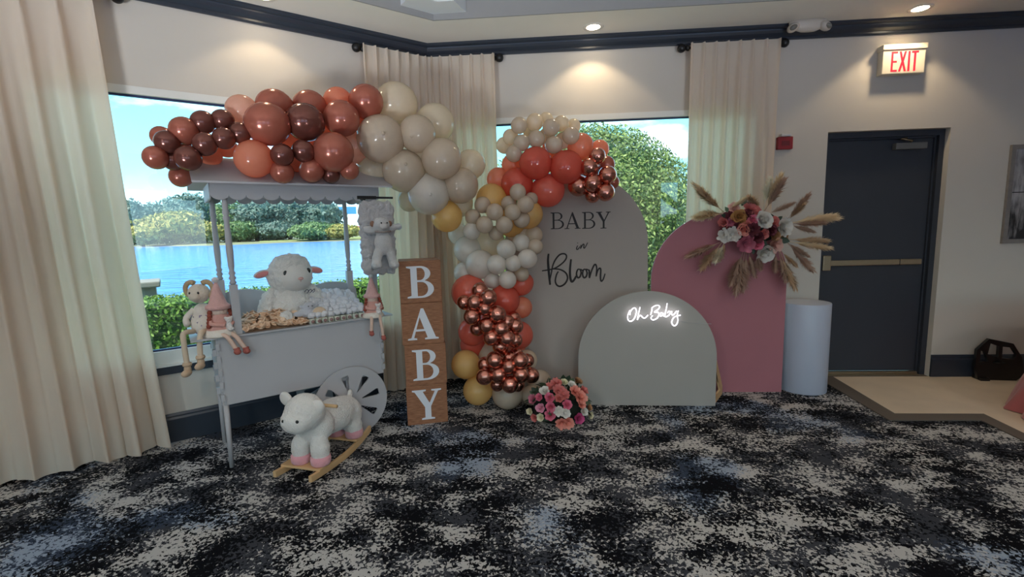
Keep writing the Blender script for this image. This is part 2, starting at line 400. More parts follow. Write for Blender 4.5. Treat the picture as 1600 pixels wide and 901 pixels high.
slab([PR(DR[0] + .01, 0), PR(DR[1] - .01, 0), PR(DR[1] - .01, -.16), PR(DR[0] + .01, -.16)], .007, 'floor_strip_door', m_strip, 'grey stone strip along the door threshold')

# ---------------------------------------------------------------- curtains, rods
def cloth_material(name, col, transl):
    m = mat(name, col, .9, bump=.25, bscale=500, var=.05, vscale=8, sheen=.3, transl=transl, tcol=S(244, 207, 172)); return m
m_curtain = cloth_material('cream_linen_curtain', S(240, 230, 214), .4)
def curtain(name, path, z0, z1, folds, amp, label, seed, flare=None, parent_extra=None):
    """path(u)->(point on hanging line, normal into room); pleated sheet hung from z1 to z0"""
    rnd = random.Random(seed); ph = [rnd.uniform(0, 6.28) for _ in range(6)]
    nu = folds * 14; nv = 26; vs = []; fs = []
    for j in range(nv + 1):
        v = j / nv; z = z1 + (z0 - z1) * v
        for i in range(nu + 1):
            u = i / nu; uu = u
            a = amp * (.35 + .65 * min(1, v * 2.2)) * (1 + .25 * math.sin(7 * u + ph[0]))
            cyc = 2 * PI * folds * (u + .012 * math.sin(5 * u + 3 * v + ph[1]))
            kk = 1 + 3.0 * max(0, 1 - v * 1.6); rdg = 2 * (.5 + .5 * math.cos(cyc)) ** kk - 1
            d = a * (rdg * .8 + .35 * (kk - 1) / 3 + .25 * math.cos(2.1 * cyc + ph[2] + 2 * v) * min(1, v * 3) + .25 * math.sin(.43 * cyc + ph[3]) * v)
            if v < .06: d = amp * .9 * (max(0, math.cos(cyc)) ** 6) - amp * .1     # pinch pleats
            lat = .25 * a * math.sin(2 * cyc + ph[4]) * v
            p, n, tg = path(u, v)
            q = p + n * d + tg * lat
            vs.append((q.x, q.y, z + .006 * math.sin(cyc * .5) * v))
    for j in range(nv):
        for i in range(nu):
            k = j * (nu + 1) + i; fs.append((k, k + 1, k + nu + 2, k + nu + 1))
    b = MB(); b.add(vs, fs, True); return b.build(name, m_curtain)
def rodset(parent, pts, ends, z):
    b = MB(); b.tube(pts, .011, 10); b.build('rod', m_black, parent)
    for p, d in ends:
        f = MB(); f.ell(p + d * .05, (.036, .036, .036)); f.tube([p - d * .01, p + d * .004, p + d * .02], [.026, .024, .014], 12); f.build('finial', m_black, parent)
def pL(u, v):
    sh = .07 * v * (1 - u)      # flares towards the window at the hem
    t = 2.27 - .10 * max(0, v) * (1 - u) + 1.25 * u; return PL(t, .095 + .03 * v), NL, EL
t = thing('curtain', 'long cream linen curtain beside the lake window, cropped by the picture edge', 'curtain', (0, 0, 0))
c = curtain('drape', pL, .02, 2.985, 8, .05, '', 3); c.parent = t
rodset(t, [PL(2.2, .05, 2.945), PL(3.6, .05, 2.945)], [(PL(2.2, .05, 2.945), -EL)], 2.93)
t.location = (0, 0, 0)
def pM(u, v):
    t = .615 - 1.235 * u; sm = .09
    if t > sm: return PL(t, .085), NL, -EL
    if t < -sm: return PR(-t, .085), NR, ER
    a = (sm - t) / (2 * sm); n = (NL * (1 - a) + NR * a).normalized()
    p = PL(sm, .085) * (1 - a) ** 2 + (CN + MIT * .085) * 2 * a * (1 - a) + PR(sm, .085) * a * a
    return p, n, (ER * a - EL * (1 - a)).normalized()
t = thing('curtain', 'cream pleated curtain wrapped around the wall corner behind the pale balloons', 'curtain')
c = curtain('drape', pM, .025, 2.955, 13, .036, '', 11); c.parent = t
rodset(t, [PL(.62, .048, 2.93), PL(.12, .048, 2.93), CN + MIT * .05 + Vector((0, 0, 2.93)), PR(.12, .048, 2.93), PR(.62, .048, 2.93)], [(PL(.6, .048, 2.93), EL), (PR(.61, .048, 2.93), -NR * 0 + ER)], 2.93)
def pR_(u, v): return PR(2.29 - .03 * v + (.73 + .0 * v) * u, .085), NR, ER
t = thing('curtain', 'cream curtain between the tree window and the red alarm box', 'curtain')
c = curtain('drape', pR_, .025, 2.955, 7, .033, '', 5); c.parent = t
rodset(t, [PR(2.27, .048, 2.93), PR(3.03, .048, 2.93)], [(PR(2.275, .048, 2.93), -ER), (PR(3.025, .048, 2.93), ER)], 2.93)

# ---------------------------------------------------------------- ceiling lights
m_lamp = mat('lamp_disc', (1, .9, .72, 1), .5, emit=(1, .84, .6, 1), estr=14, var=0)
m_trimring = mat('lamp_trim', S(225, 220, 212), .4, var=.02)
def downlight(P, label, power=11, angle=112, z=ZS, col=(1, .78, .5)):
    t = thing('recessed_ceiling_light', label, 'ceiling light', (P.x, P.y, z), group='recessed ceiling lights')
    b = MB(); b.lathe([(.056, -.004), (.062, -.006), (.082, -.004), (.084, 0.0)], cap=False); b.build('trim_ring', m_trimring, t)
    b = MB(); b.lathe([(.001, -.003), (.056, -.003), (.057, -.001)], cap=False); b.build('lamp_disc', m_lamp, t)
    l = bpy.data.lights.new('lamp', 'SPOT'); l.energy = power; l.color = col; l.spot_size = math.radians(angle); l.spot_blend = .3; l.shadow_soft_size = .04
    lo = bpy.data.objects.new('lamp_light', l); COL.objects.link(lo); lo.parent = t; lo.location = (0, 0, -.02)
    return t
downlight(on_floor(927, 42, ZS), 'recessed round ceiling light above the tree window', 7)
downlight(on_floor(1438, 13, ZS), 'recessed round ceiling light above the exit sign')
downlight(PL(1.35, .26), 'recessed ceiling light above the lake window, out of frame', 4)
for k, (xx, yy) in enumerate(((-2.6, -2.2), (.6, -2.2), (3.8, -2.2), (-2.6, -4.4), (.6, -4.4), (3.8, -4.4))):  # unseen lights added for room fill from behind the camera
    downlight(Vector((xx, yy, 0)), 'added recessed fill light in the tray ceiling, row %s place %s' % (ORD[k // 3], ORD[k % 3]), 50, 158, ZU, (1, .93, .85))


def uplight(P, aim, label, power):  # fill lamps added behind the camera to lift the ceiling and upper walls
    t = thing('added_uplight_can', label, 'uplight', P, group='added uplight cans on the floor')
    d = (aim - Vector(P)).normalized(); c0 = Vector((0, 0, .18))
    b = MB(); b.tube([c0 - d * .12, c0 + d * .10], [.09, .11], 20, cap=False); b.tube([c0 - d * .12, c0 - d * .119], [.09, .09], 20); b.build('can', m_black, t)
    b = MB(); b.box(-.13, -.11, -.02, .02, 0, .2); b.box(.11, .13, -.02, .02, 0, .2); b.box(-.13, .13, -.06, .06, 0, .012); b.build('yoke', m_black, t)
    l = bpy.data.lights.new('lamp', 'SPOT'); l.energy = power; l.color = (.93, .97, 1); l.spot_size = math.radians(70); l.spot_blend = .8; l.shadow_soft_size = .4
    lo = bpy.data.objects.new('lamp_light', l); COL.objects.link(lo); lo.parent = t; lo.location = c0 + d * .16; lo.rotation_mode = 'QUATERNION'; lo.rotation_quaternion = d.to_track_quat('-Z', 'Y')
uplight((-2.4, -1.6, 0), Vector((-1.3, 4.0, 6.0)), 'added black uplight can behind the viewer, brightening the ceiling, lake side', 350)
uplight((2.2, -1.8, 0), Vector((.4, 4.2, 6.2)), 'added black uplight can behind the viewer, brightening the ceiling, door side', 220)

# ---------------------------------------------------------------- outdoors
m_lawn = mat('lawn', S(96, 122, 58), .9, bump=.4, bscale=30, var=.25, vscale=2)
LK = -1.0
def out_pt(px, py, z): return on_floor(px, py, z)
b = MB()
shore = [PL(60, -6), PL(30, -7), PL(12, -8), PL(4, -8.5), PL(0, -9), PR(6, -14), PR(12, -30), PR(14, -60), PR(30, -95), PR(200, -120)]
n0 = len(shore)
top = [Vector((p.x, p.y, -.25)) for p in shore]; low = [Vector((p.x, p.y, 0)) + (Vector((p.x, p.y, 0)) - Vector((0, -10, 0))).normalized() * 2.5 for p in shore]
near = [PL(60, -.17, -.25), PL(30, -.17, -.25), PL(12, -.17, -.25), PL(4, -.17, -.25), corner(-.17, -.25), PR(2, -.17, -.25), PR(5, -.17, -.25), PR(9, -.17, -.25), PR(40, -.17, -.25), PR(200, -.17, -.25)]
low = [Vector((p.x, p.y, LK - .3)) for p in low]
b.add(near + top + low, [(i, i + 1, n0 + i + 1, n0 + i) for i in range(n0 - 1)] + [(n0 + i, n0 + i + 1, 2 * n0 + i + 1, 2 * n0 + i) for i in range(n0 - 1)])
tag(b.build('lawn_ground', m_lawn), 'green lawn running down to the lake', kind='structure')
def water_material():
    m = bpy.data.materials.new('lake_water'); m.use_nodes = True; t = m.node_tree; p = t.nodes['Principled BSDF']
    p.inputs['Base Color'].default_value = S(70, 126, 205); p.inputs['Roughness'].default_value = .12; p.inputs['IOR'].default_value = 1.33
    tc = N(t, 'ShaderNodeTexCoord'); mp = N(t, 'ShaderNodeMapping'); mp.inputs['Scale'].default_value = (.35, 1.0, 1); mp.inputs['Rotation'].default_value = (0, 0, .45)
    nz = N(t, 'ShaderNodeTexNoise'); nz.inputs['Scale'].default_value = 1.6; nz.inputs['Detail'].default_value = 6
    b = N(t, 'ShaderNodeBump'); b.inputs['Strength'].default_value = .8; b.inputs['Distance'].default_value = .35
    t.links.new(tc.outputs['Object'], mp.inputs[0]); t.links.new(mp.outputs[0], nz.inputs[0]); t.links.new(nz.outputs[0], b.inputs['Height']); t.links.new(b.outputs[0], p.inputs['Normal']); return m
b = MB(); b.add([(-900, -100, LK), (600, -100, LK), (600, 900, LK), (-900, 900, LK)], [(0, 1, 2, 3)])
tag(b.build('lake_water', water_material()), 'blue lake beyond the window', kind='structure')
# far bank
fs_ = [on_floor(x, y, LK) for x, y in ((60, 388), (200, 385), (330, 384), (480, 378), (560, 376), (640, 374), (760, 372), (1000, 366))]
b = MB(); far = [Vector((p.x * 4, p.y * 4, 1.0)) for p in fs_]; mid_ = [Vector((p.x * 1.03, p.y * 1.03, LK + .2)) for p in fs_]; lo_ = [Vector((p.x, p.y, LK - .05)) for p in fs_]
n0 = len(fs_)
b.add(lo_ + mid_ + far, [(i, i + 1, n0 + i + 1, n0 + i) for i in range(n0 - 1)] + [(n0 + i, n0 + i + 1, 2 * n0 + i + 1, 2 * n0 + i) for i in range(n0 - 1)])
tag(b.build('far_shore', mat('far_bank_grass', S(110, 112, 78), .95, var=.2, vscale=.3)), 'pale grassy far bank of the lake', kind='structure')

def leaf_material(name, c1, c2, transl=.25):
    m = bpy.data.materials.new(name); m.use_nodes = True; t = m.node_tree; t.nodes.clear()
    out = N(t, 'ShaderNodeOutputMaterial'); d = N(t, 'ShaderNodeBsdfPrincipled'); d.inputs['Roughness'].default_value = .6; tr = N(t, 'ShaderNodeBsdfTranslucent')
    g = N(t, 'ShaderNodeNewGeometry'); mx = N(t, 'ShaderNodeMixRGB'); mx.inputs[1].default_value = c1; mx.inputs[2].default_value = c2
    t.links.new(g.outputs['Random Per Island'], mx.inputs[0]); t.links.new(mx.outputs[0], d.inputs['Base Color']); t.links.new(mx.outputs[0], tr.inputs[0])
    ms = N(t, 'ShaderNodeMixShader'); ms.inputs[0].default_value = transl; t.links.new(d.outputs[0], ms.inputs[1]); t.links.new(tr.outputs[0], ms.inputs[2]); t.links.new(ms.outputs[0], out.inputs[0]); return m
def leaf_cloud(name, pts, nrm, size, m, parent=None):
    """many small folded leaves, as numpy quads"""
    n = len(pts); pts = np.asarray(pts); nrm = np.asarray(nrm)
    d = RNG.normal(size=(n, 3)); d /= np.linalg.norm(d, axis=1)[:, None]
    nn = nrm * .9 + RNG.normal(size=(n, 3)) * .55; nn /= np.linalg.norm(nn, axis=1)[:, None]
    u = np.cross(nn, d); u /= np.linalg.norm(u, axis=1)[:, None] + 1e-9; v = np.cross(nn, u)
    sz = size * RNG.uniform(.6, 1.3, size=(n, 1))
    q = np.stack([pts - u * sz, pts + v * sz * .45, pts + u * sz, pts - v * sz * .45], 1).reshape(-1, 3)
    me = bpy.data.meshes.new(name); me.vertices.add(n * 4); me.vertices.foreach_set('co', q.ravel()); me.loops.add(n * 4); me.loops.foreach_set('vertex_index', np.arange(n * 4, dtype=np.int32))
    me.polygons.add(n); me.polygons.foreach_set('loop_start', np.arange(0, n * 4, 4, dtype=np.int32)); me.polygons.foreach_set('loop_total', np.full(n, 4, dtype=np.int32)); me.update(); me.validate()
    o = obj(name, me, m, parent); o['kind'] = 'stuff'; return o
def crown(center, rad, n, leaf, m, parent, lump=.22, seed=0, core=None):
    """lumpy ellipsoid of leaves round an inner dark body"""
    d = RNG.normal(size=(n, 3)); d /= np.linalg.norm(d, axis=1)[:, None]
    k = np.array([1 + lump * (mnoise.noise(Vector(x * 2.3 + seed)) + .6 * mnoise.noise(Vector(x * 5.1 + seed))) for x in d]) * RNG.uniform(.86, 1.03, n)
    P = np.asarray(center) + d * k[:, None] * np.asarray(rad)
    leaf_cloud('foliage', P, d, leaf, m, parent)
    c = MB(); c.ell((0, 0, 0), 1.0, nu=40, nv=24)
    vs = []
    for v in c.v:
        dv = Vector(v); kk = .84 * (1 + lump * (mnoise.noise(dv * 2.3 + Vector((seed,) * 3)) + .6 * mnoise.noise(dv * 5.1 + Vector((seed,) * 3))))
        vs.append((center[0] + dv.x * rad[0] * kk, center[1] + dv.y * rad[1] * kk, center[2] + dv.z * rad[2] * kk))
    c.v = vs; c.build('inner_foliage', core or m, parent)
def trunk(parent, base, top, r):
    b = MB(); b.tube([base, ((base[0] + top[0]) / 2 + r * .6, (base[1] + top[1]) / 2, (base[2] + top[2]) / 2), top], [r, r * .8, r * .6], 8); b.build('trunk', mat('bark', S(86, 72, 58), .9, bump=.5, bscale=8), parent)
g_dark = leaf_material('hazy_dark_green_leaves', S(66, 92, 82), S(104, 126, 112)); g_mid = leaf_material('mid_green_leaves', S(62, 94, 54), S(108, 134, 78))  # distance haze worked into the dark far-shore leaf colour, paler and bluer
g_yel = leaf_material('yellow_green_leaves', S(116, 120, 58), S(168, 156, 78)); g_hedge = leaf_material('hedge_leaves', S(52, 92, 34), S(122, 156, 62)); g_tree = leaf_material('broad_leaves', S(46, 76, 38), S(136, 154, 80))
def far_tree(px, ytop, wpx, dist, m, label, grp, seed):
    yh = 352.7 + .0267 * (800 - px)
    d = ray(px, yh); dl = Vector((d.x, d.y, 0)).normalized(); sc = dist / 741 / (1 + ((px - 800) / 741) ** 2) ** .5
    c = dl * dist; H = (yh - ytop) * sc * .96 + CAMH; R = wpx * sc * .5
    z0 = -.6; t = thing('shore_tree', label, 'tree', (c.x, c.y, z0), group=grp)
    hz = H - z0
    crown((0, 0, hz * .54), (R, R, hz * .48), 2600, R * .07 + .12, m, t, .28, seed, m); trunk(t, (0, 0, -.3), (0, 0, hz * .4), R * .08)
TREES = [(168, 300, 70, 168, g_dark, 'dark green tree on the far shore next to the long cream curtain'),
 (205, 312, 62, 165, g_dark, 'dark tree second from the long curtain on the far shore'),
 (252, 316, 60, 172, g_dark, 'dark far-shore tree rising behind the yellow bushes'),
 (300, 303, 85, 168, g_dark, 'tall dark far-shore tree seen just left of the cart post'),
 (356, 314, 70, 166, g_mid, 'mid green far-shore tree framed between the two turned cart posts'),
 (402, 312, 85, 165, g_dark, 'wide dark far-shore tree seen through the left half of the cart'),
 (452, 308, 80, 166, g_dark, 'dark far-shore tree above the plush lamb in the cart'),
 (500, 311, 70, 165, g_dark, 'dark far-shore tree on the right beside the thin back post'),
 (272, 330, 88, 150, g_yel, 'large yellow-green bush on the far shore'),
 (222, 352, 62, 146, g_yel, 'low bright yellow bush at the water near the long curtain'),
 (318, 345, 60, 150, g_yel, 'small yellow bush at the water beside the cart post'),
 (372, 345, 60, 152, g_mid, 'low green bush at the water behind the cart post'),
 (430, 346, 60, 152, g_dark, 'low dark bush at the water above the plush lamb'),
 (492, 348, 75, 138, g_mid, 'green bush on the small headland'),
 (535, 350, 50, 134, g_yel, 'yellowish bush at the right end of the small headland'),
 (600, 330, 60, 170, g_mid, 'far-shore tree hidden by the corner curtain')]
for k, a in enumerate(TREES[:-1]): far_tree(*a, 'trees and bushes on the far shore', k * 3.1)
# headland spit
p0, p1 = on_floor(405, 379.5, LK), on_floor(565, 374, LK)
b = MB(); b.add([p0, p1, p1 * 1.12 , p0 * 1.05, p0 + Vector((0, .4, .35)), p1 + Vector((0, .4, .5)), Vector((p1.x * 1.12, p1.y * 1.12, LK + .6)), Vector((p0.x * 1.05, p0.y * 1.05, LK + .4))], [(0, 1, 5, 4), (4, 5, 6, 7), (1, 2, 6, 5), (2, 3, 7, 6), (3, 0, 4, 7)])
tag(b.build('far_shore_spit', mat('spit_grass', S(120, 128, 72), .95, var=.2, vscale=.3)), 'low grassy spit reaching into the lake', kind='structure')
# distant building
bp = at_depth(553, 340, 250.); t = thing('distant_building', 'tiny white and blue roadside building across the lake', 'building', (bp.x, bp.y, -1), .5)
b = MB(); b.box(-9, 9, -4, 4, 0, 4.2); b.build('wall', mat('far_wall', S(215, 215, 215), .8), t)
b = MB(); b.box(-9.4, 9.4, -4.4, 4.4, 4.2, 4.9); b.build('roof', mat('far_roof', S(190, 110, 90), .8), t)
for k in range(3):
    b = MB(); b.box(-7 + 5 * k, -3.4 + 5 * k, -4.2, -4, .8, 3.2); b.build('window', mat('far_blue', S(60, 120, 190), .4), t)
bp = at_depth(541, 330, 200.); t = thing('billboard_sign', 'tiny blue roadside billboard above the distant building', 'sign', (bp.x, bp.y, -1), .5)
b = MB(); b.box(-4, 4, -.2, .2, 9.5, 12.5); b.build('panel', mat('far_blue2', S(70, 140, 190), .5), t)
b = MB(); b.box(-.3, .3, -.3, .3, 0, 9.5); b.build('post', m_steel, t)

# hedge, stone pier, tree
t = thing('clipped_hedge', 'clipped green hedge outside the lake window', 'hedge', PL(1.5, -2.6, -.25), AL)
n = 26000; L2, D2, H2 = 4.2, .4, .99
face = RNG.random(n); P = np.empty((n, 3)); Nn = np.zeros((n, 3)); u = RNG.uniform(-L2, L2, n); vv = RNG.random(n)
top_ = face < .4
P[:, 0] = u; P[top_, 1] = RNG.uniform(-D2, D2, top_.sum()); P[top_, 2] = H2 + RNG.normal(0, .015, top_.sum()); Nn[top_, 2] = 1
fr_ = ~top_; P[fr_, 1] = -D2 + RNG.normal(0, .02, fr_.sum()); P[fr_, 2] = vv[fr_] * H2; Nn[fr_, 1] = -1
leaf_cloud('foliage', P, Nn, .026, g_hedge, t)
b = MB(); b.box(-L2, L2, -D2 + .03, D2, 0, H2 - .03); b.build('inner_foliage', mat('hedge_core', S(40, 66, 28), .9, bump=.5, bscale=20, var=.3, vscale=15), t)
c = PL(2.42, -3.3, -.25); t = thing('stone_pier', 'grey stone garden pier with a flat cap behind the hedge', 'pier', c, AL)
m_stone = mat('grey_stone', S(120, 118, 108), .85, bump=.3, bscale=40, var=.15, vscale=8)
b = MB(); b.box(-.22, .22, -.22, .22, 0, 1.10); b.build('shaft', m_stone, t)
b = MB(); b.box(-.27, .27, -.27, .27, 1.10, 1.17); b.build('cap', m_stone, t, bevel=.015)
tc_ = Vector((2.15, 13.0, -.25)); t = thing('garden_tree', 'big rounded leafy green tree outside the window behind the arches', 'tree', tc_)
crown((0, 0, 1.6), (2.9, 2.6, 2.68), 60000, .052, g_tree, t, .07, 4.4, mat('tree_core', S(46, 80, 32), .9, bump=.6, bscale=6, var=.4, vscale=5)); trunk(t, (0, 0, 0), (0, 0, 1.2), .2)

# ---------------------------------------------------------------- lettering outlines (unit cap height)
def glyph(ch, bold=True):
    if ch == 'B':
        st0, st1 = (.12, .31) if bold else (.12, .235); th = .055 if bold else .05; k = .17 if bold else .105
        out = [(0, 0), (.44, 0)] + arc(.44, .275, .37, .275, -90, 75, 14) + arc(.41, .765, .31, .235, -60, 90, 14) + [(0, 1), (0, 1 - th * .8), (st0, 1 - th * 1.4), (st0, th * 1.4), (0, th * .8)]
        lo = [(st1, th)] + [(.43, th)] + arc(.43, .28, .37 - k, .275 - th, -90, 90, 12)[1:] + [(st1, .505)]
        up = [(st1, .505 + th)] + [(.41, .505 + th)] + arc(.41, .755, .31 - k, .245 - th, -90, 90, 12)[1:] + [(st1, 1.0 - th)]
        return [out, lo, up], .82
    if ch == 'A':
        if bold: return [[(0, 0), (.28, 0), (.28, .045), (.19, .065), (.25, .27), (.535, .27), (.60, .065), (.52, .045), (.52, 0), (.94, 0), (.94, .045), (.855, .065), (.51, 1), (.43, 1), (.105, .065), (0, .045)], [(.268, .335), (.51, .335), (.385, .72)]], .94
        return [[(0, 0), (.28, 0), (.28, .04), (.185, .055), (.25, .28), (.60, .28), (.68, .055), (.59, .04), (.59, 0), (.92, 0), (.92, .04), (.83, .055), (.49, 1), (.44, 1), (.115, .055), (0, .04)], [(.268, .335), (.58, .335), (.435, .80)]], .92
    if ch == 'Y':
        if bold: return [[(.27, 0), (.68, 0), (.68, .045), (.57, .065), (.57, .43), (.81, .935), (.91, .955), (.91, 1), (.60, 1), (.60, .955), (.71, .935), (.53, .55), (.33, .935), (.43, .955), (.43, 1), (0, 1), (0, .955), (.08, .935), (.38, .42), (.38, .065), (.27, .045)]], .91
        return [[(.27, 0), (.64, 0), (.64, .04), (.525, .055), (.525, .42), (.80, .94), (.90, .96), (.90, 1), (.60, 1), (.60, .96), (.72, .94), (.50, .51), (.28, .94), (.38, .96), (.38, 1), (0, 1), (0, .96), (.10, .94), (.41, .41), (.41, .055), (.27, .04)]], .90
    if ch == 'E': return [[(0, 0), (.42, 0), (.42, .09), (.13, .09), (.13, .45), (.38, .45), (.38, .54), (.13, .54), (.13, .91), (.42, .91), (.42, 1), (0, 1)]], .42
    if ch == 'X': return [[(0, 0), (.14, 0), (.26, .33), (.38, 0), (.52, 0), (.34, .5), (.50, 1), (.36, 1), (.26, .67), (.16, 1), (.02, 1), (.18, .5)]], .52
    if ch == 'I': return [[(0, 0), (.14, 0), (.14, 1), (0, 1)]], .14
    if ch == 'T': return [[(.16, 0), (.30, 0), (.30, .9), (.46, .9), (.46, 1), (0, 1), (0, .9), (.16, .9)]], .46

# ---------------------------------------------------------------- candy cart
FLP = on_floor(363, 731)
m_cart = mat('cart_white_paint', S(182, 181, 184), .55, var=.03, vscale=5)
m_edge = mat('cut_board_edge', S(140, 120, 112), .7)
cart = thing('display_cart', 'white wooden candy cart with gable roof and spoked wheel before the lake window', 'cart', FLP, AL)
CX = Vector((math.cos(AL), math.sin(AL), 0)); CY = Vector((-math.sin(AL), math.cos(AL), 0))
def CP(x, y, z=0): return FLP + CX * x + CY * y + Vector((0, 0, z))
b = MB(); b.box(-.005, 1.01, 0, .012, .41, .832); b.build('front_panel', m_cart, cart)
b = MB(); b.box(-.005, 1.01, .47, .482, .41, .832); b.build('back_panel', m_cart, cart)
for x0 in (-.015, 1.005):
    b = MB(); b.box(x0, x0 + .012, .012, .47, .41, .832); sp = b.build('side_panel', m_cart, cart)
    for z in (.46, .54, .62, .70, .78):
        for y in (-.012, .482):
            q = MB(); q.box(x0 - .004, x0 + .016, y, y + .014, z - .02, z + .02); q.build('joint_tab', m_cart, sp)
    for z in (.50, .58, .66, .74):
        for yy in (.006,):
            q = MB(); q.box(x0 - .02 if x0 < 0 else x0 + .012, x0 if x0 < 0 else x0 + .03, .03, .055, z - .02, z + .02); q.build('joint_tab', m_cart, sp)
b = MB(); b.box(-.14, 1.10, -.02, .50, .832, .842); b.build('tray_top', m_cart, cart)
hump = [(.0, 0)] + [(1.0, 0)] + [(1.0, .10)] + arc(.80, .14, .20, .09, 0, 180, 14)[1:-1] + [(.6, .12), (.4, .12)] + arc(.20, .14, .20, .09, 0, 180, 14)[1:-1] + [(0, .10)]
me = prism_mesh('backboard', [hump], .01); o = obj('backboard', me, m_cart, cart, (.0, .455, .842))
for x, y in ((.11, .03), (.075, .44), (.99, .03), (.945, .44)):
    b = MB(); b.box(x - .022, x + .022, y - .022, y + .022, .842, 1.15)
    b.lathe([(.012, 1.15), (.021, 1.16), (.013, 1.175), (.021, 1.19), (.013, 1.205), (.02, 1.22), (.013, 1.235), (.017, 1.26), (.02, 1.35), (.016, 1.48), (.014, 1.54), (.021, 1.555), (.013, 1.57), (.02, 1.585), (.016, 1.60), (.016, 1.74)], (x, y, 0), 14); b.build('post', m_cart, cart)
# scalloped valances
def scallop(L, h, n, d=.02):
    p = [(0, h), (0, d)]
    for i in range(n):
        c = (i + .5) * L / n; p += [(c + L / n / 2 * math.cos(a), d - d * math.sin(a) if False else d + d * 1.0 * -math.sin(a)) for a in np.linspace(PI, 0, 9)][1:]
    p += [(L, h)]; return [p]
me = prism_mesh('front_valance', scallop(1.02, .098, 11, .03), .008); obj('front_valance', me, m_cart, cart, (.04, .0, 1.662))
me = prism_mesh('back_valance', scallop(1.02, .098, 11, .03), .008); obj('back_valance', me, m_cart, cart, (.04, .47, 1.662))
for x in (.042, 1.05):
    me = prism_mesh('side_valance', scallop(.45, .098, 5, .03), .008); obj('side_valance', me, m_cart, cart, (x, .012, 1.662), PI / 2)
for s_ in (0, 1):
    b = MB(); ye, ze, yr, zr = (-.085, 1.752, .225, 1.925) if s_ == 0 else (.535, 1.752, .225, 1.925)
    vs = [(-.05, ye, ze), (1.13, ye, ze), (1.13, yr, zr), (-.05, yr, zr)]
    b.add([Vector(v) for v in vs] + [Vector(v) + Vector((0, 0, .011)) for v in vs], [(3, 2, 1, 0), (4, 5, 6, 7), (0, 1, 5, 4), (1, 2, 6, 5), (2, 3, 7, 6), (3, 0, 4, 7)]); b.build('roof_board', m_cart, cart)
for x in (.06, 1.04):
    b = MB(); b.add([(x, .0, 1.758), (x, .47, 1.758), (x, .225, 1.91), (x + .008, .0, 1.758), (x + .008, .47, 1.758), (x + .008, .225, 1.91)], [(0, 1, 2), (5, 4, 3), (0, 3, 4, 1), (1, 4, 5, 2), (2, 5, 3, 0)]); b.build('gable', m_cart, cart)
for y in (.02, .465):
    b = MB(); b.tube([(0.0, y, 0), (0.005, y, .43)], [.013, .0165], 14); b.build('leg', m_cart, cart)
def wheel_mesh():
    R = .255; out = arc(0, 0, R, R, 0, 360, 56)[:-1]; cs = [out]
    for k in range(8):
        a = 2 * PI * k / 8 + .2; pts = []
        for r_, w_ in ((.075, .004), (.14, .016), (.185, .026), (.2, .022), (.2, -.022), (.185, -.026), (.14, -.016), (.075, -.004)):
            pts.append((r_ * math.cos(a) - w_ * math.sin(a), r_ * math.sin(a) + w_ * math.cos(a)))
        cs.append(pts)
    return prism_mesh('wheel', cs, .014)
wm = wheel_mesh()
for y in (-.045, .50):
    wh = obj('wheel', wm, m_cart, cart, (.755, y, .257)); q = MB(); q.lathe([(.012, -.012), (.014, -.008), (.014, .03)], (0, 0, 0), 12)
    q.v = [(v[0], v[2], v[1]) for v in q.v]; q.build('axle_cap', m_cart, wh)
b = MB(); b.tube([(.755, -.03, .257), (.755, .5, .257)], .012, 10); b.build('axle', m_cart, cart)
for y in (.006, .476):
    b = MB(); b.box(.735, .775, y - .006, y + .006, .24, .42); b.build('wheel_bracket', m_cart, cart)

# hanging rail with plush blanket
m_gplush = mat('grey_plush', S(196, 192, 192), .95, bump=.9, bscale=140, var=.12, vscale=30, sheen=.6)
t = thing('hanger_bar', 'black flat hanger bar fixed to the cart roof edge', 'hanger', CP(.865, -.115, 1.672), AL)
b = MB(); b.box(0, .13, -.006, .006, -.004, .018); b.box(.13, .25, -.005, .005, 0, .014); b.build('bar', m_black, t, bevel=.002)
b = MB(); b.tube([(.06, .03, -.006), (.06, .09, -.006), (.06, .112, .006)], .006, 8); b.build('hook', m_black, t)
t = thing('plush_blanket', 'grey fluffy folded blanket with a plush monkey hanging from the black bar', 'blanket', CP(.99, -.115, 1.16), AL)
me = blob_mesh('blanket', [((0, 0, z), (.115 + .006 * math.sin(z * 40), .035, .06)) for z in np.linspace(.05, .44, 8)] + [((-.08, .0, z), (.045, .04, .07)) for z in np.linspace(.06, .43, 6)] + [((.08, .0, z), (.045, .04, .07)) for z in np.linspace(.06, .43, 6)], .009, 3, .013, 36)
bl = obj('blanket', me, m_gplush, t)
me = blob_mesh('monkey_body', [((.01, -.07, .21), (.062, .045, .085)), ((.0, -.075, .335), (.058, .05, .052)), ((-.075, -.05, .30), (.05, .026, .028), (0, .2, 0)), ((.085, -.05, .312), (.05, .026, .026), (0, -.25, 0)), ((.135, -.05, .32), (.024, .024, .024)), ((-.04, -.075, .12), (.032, .036, .075), (0, .3, 0)), ((.06, -.075, .115), (.032, .036, .075), (0, -.2, 0)), ((-.055, -.09, .065), (.034, .045, .03)), ((.07, -.09, .06), (.034, .045, .03))], .009, 4, .004, 45)
mk = obj('monkey', me, mat('grey_plush_light', S(208, 205, 203), .95, bump=.8, bscale=160, var=.1, vscale=40, sheen=.6), t)
q = MB(); q.ell((.002, -.115, .325), (.03, .018, .024)); q.build('muzzle', mat('muzzle_pale', S(214, 208, 204), .9, bump=.4, bscale=150), mk)
for ex_ in (-.016, .024):
    q = MB(); q.ell((ex_, -.124, .345), .0052, nu=10, nv=6); q.build('eye', m_black, mk)
for ex_ in (-.06, .062):
    q = MB(); q.ell((ex_, -.075, .34), (.016, .012, .02)); q.build('ear', mat('brown_ear', S(150, 112, 92), .9), mk)
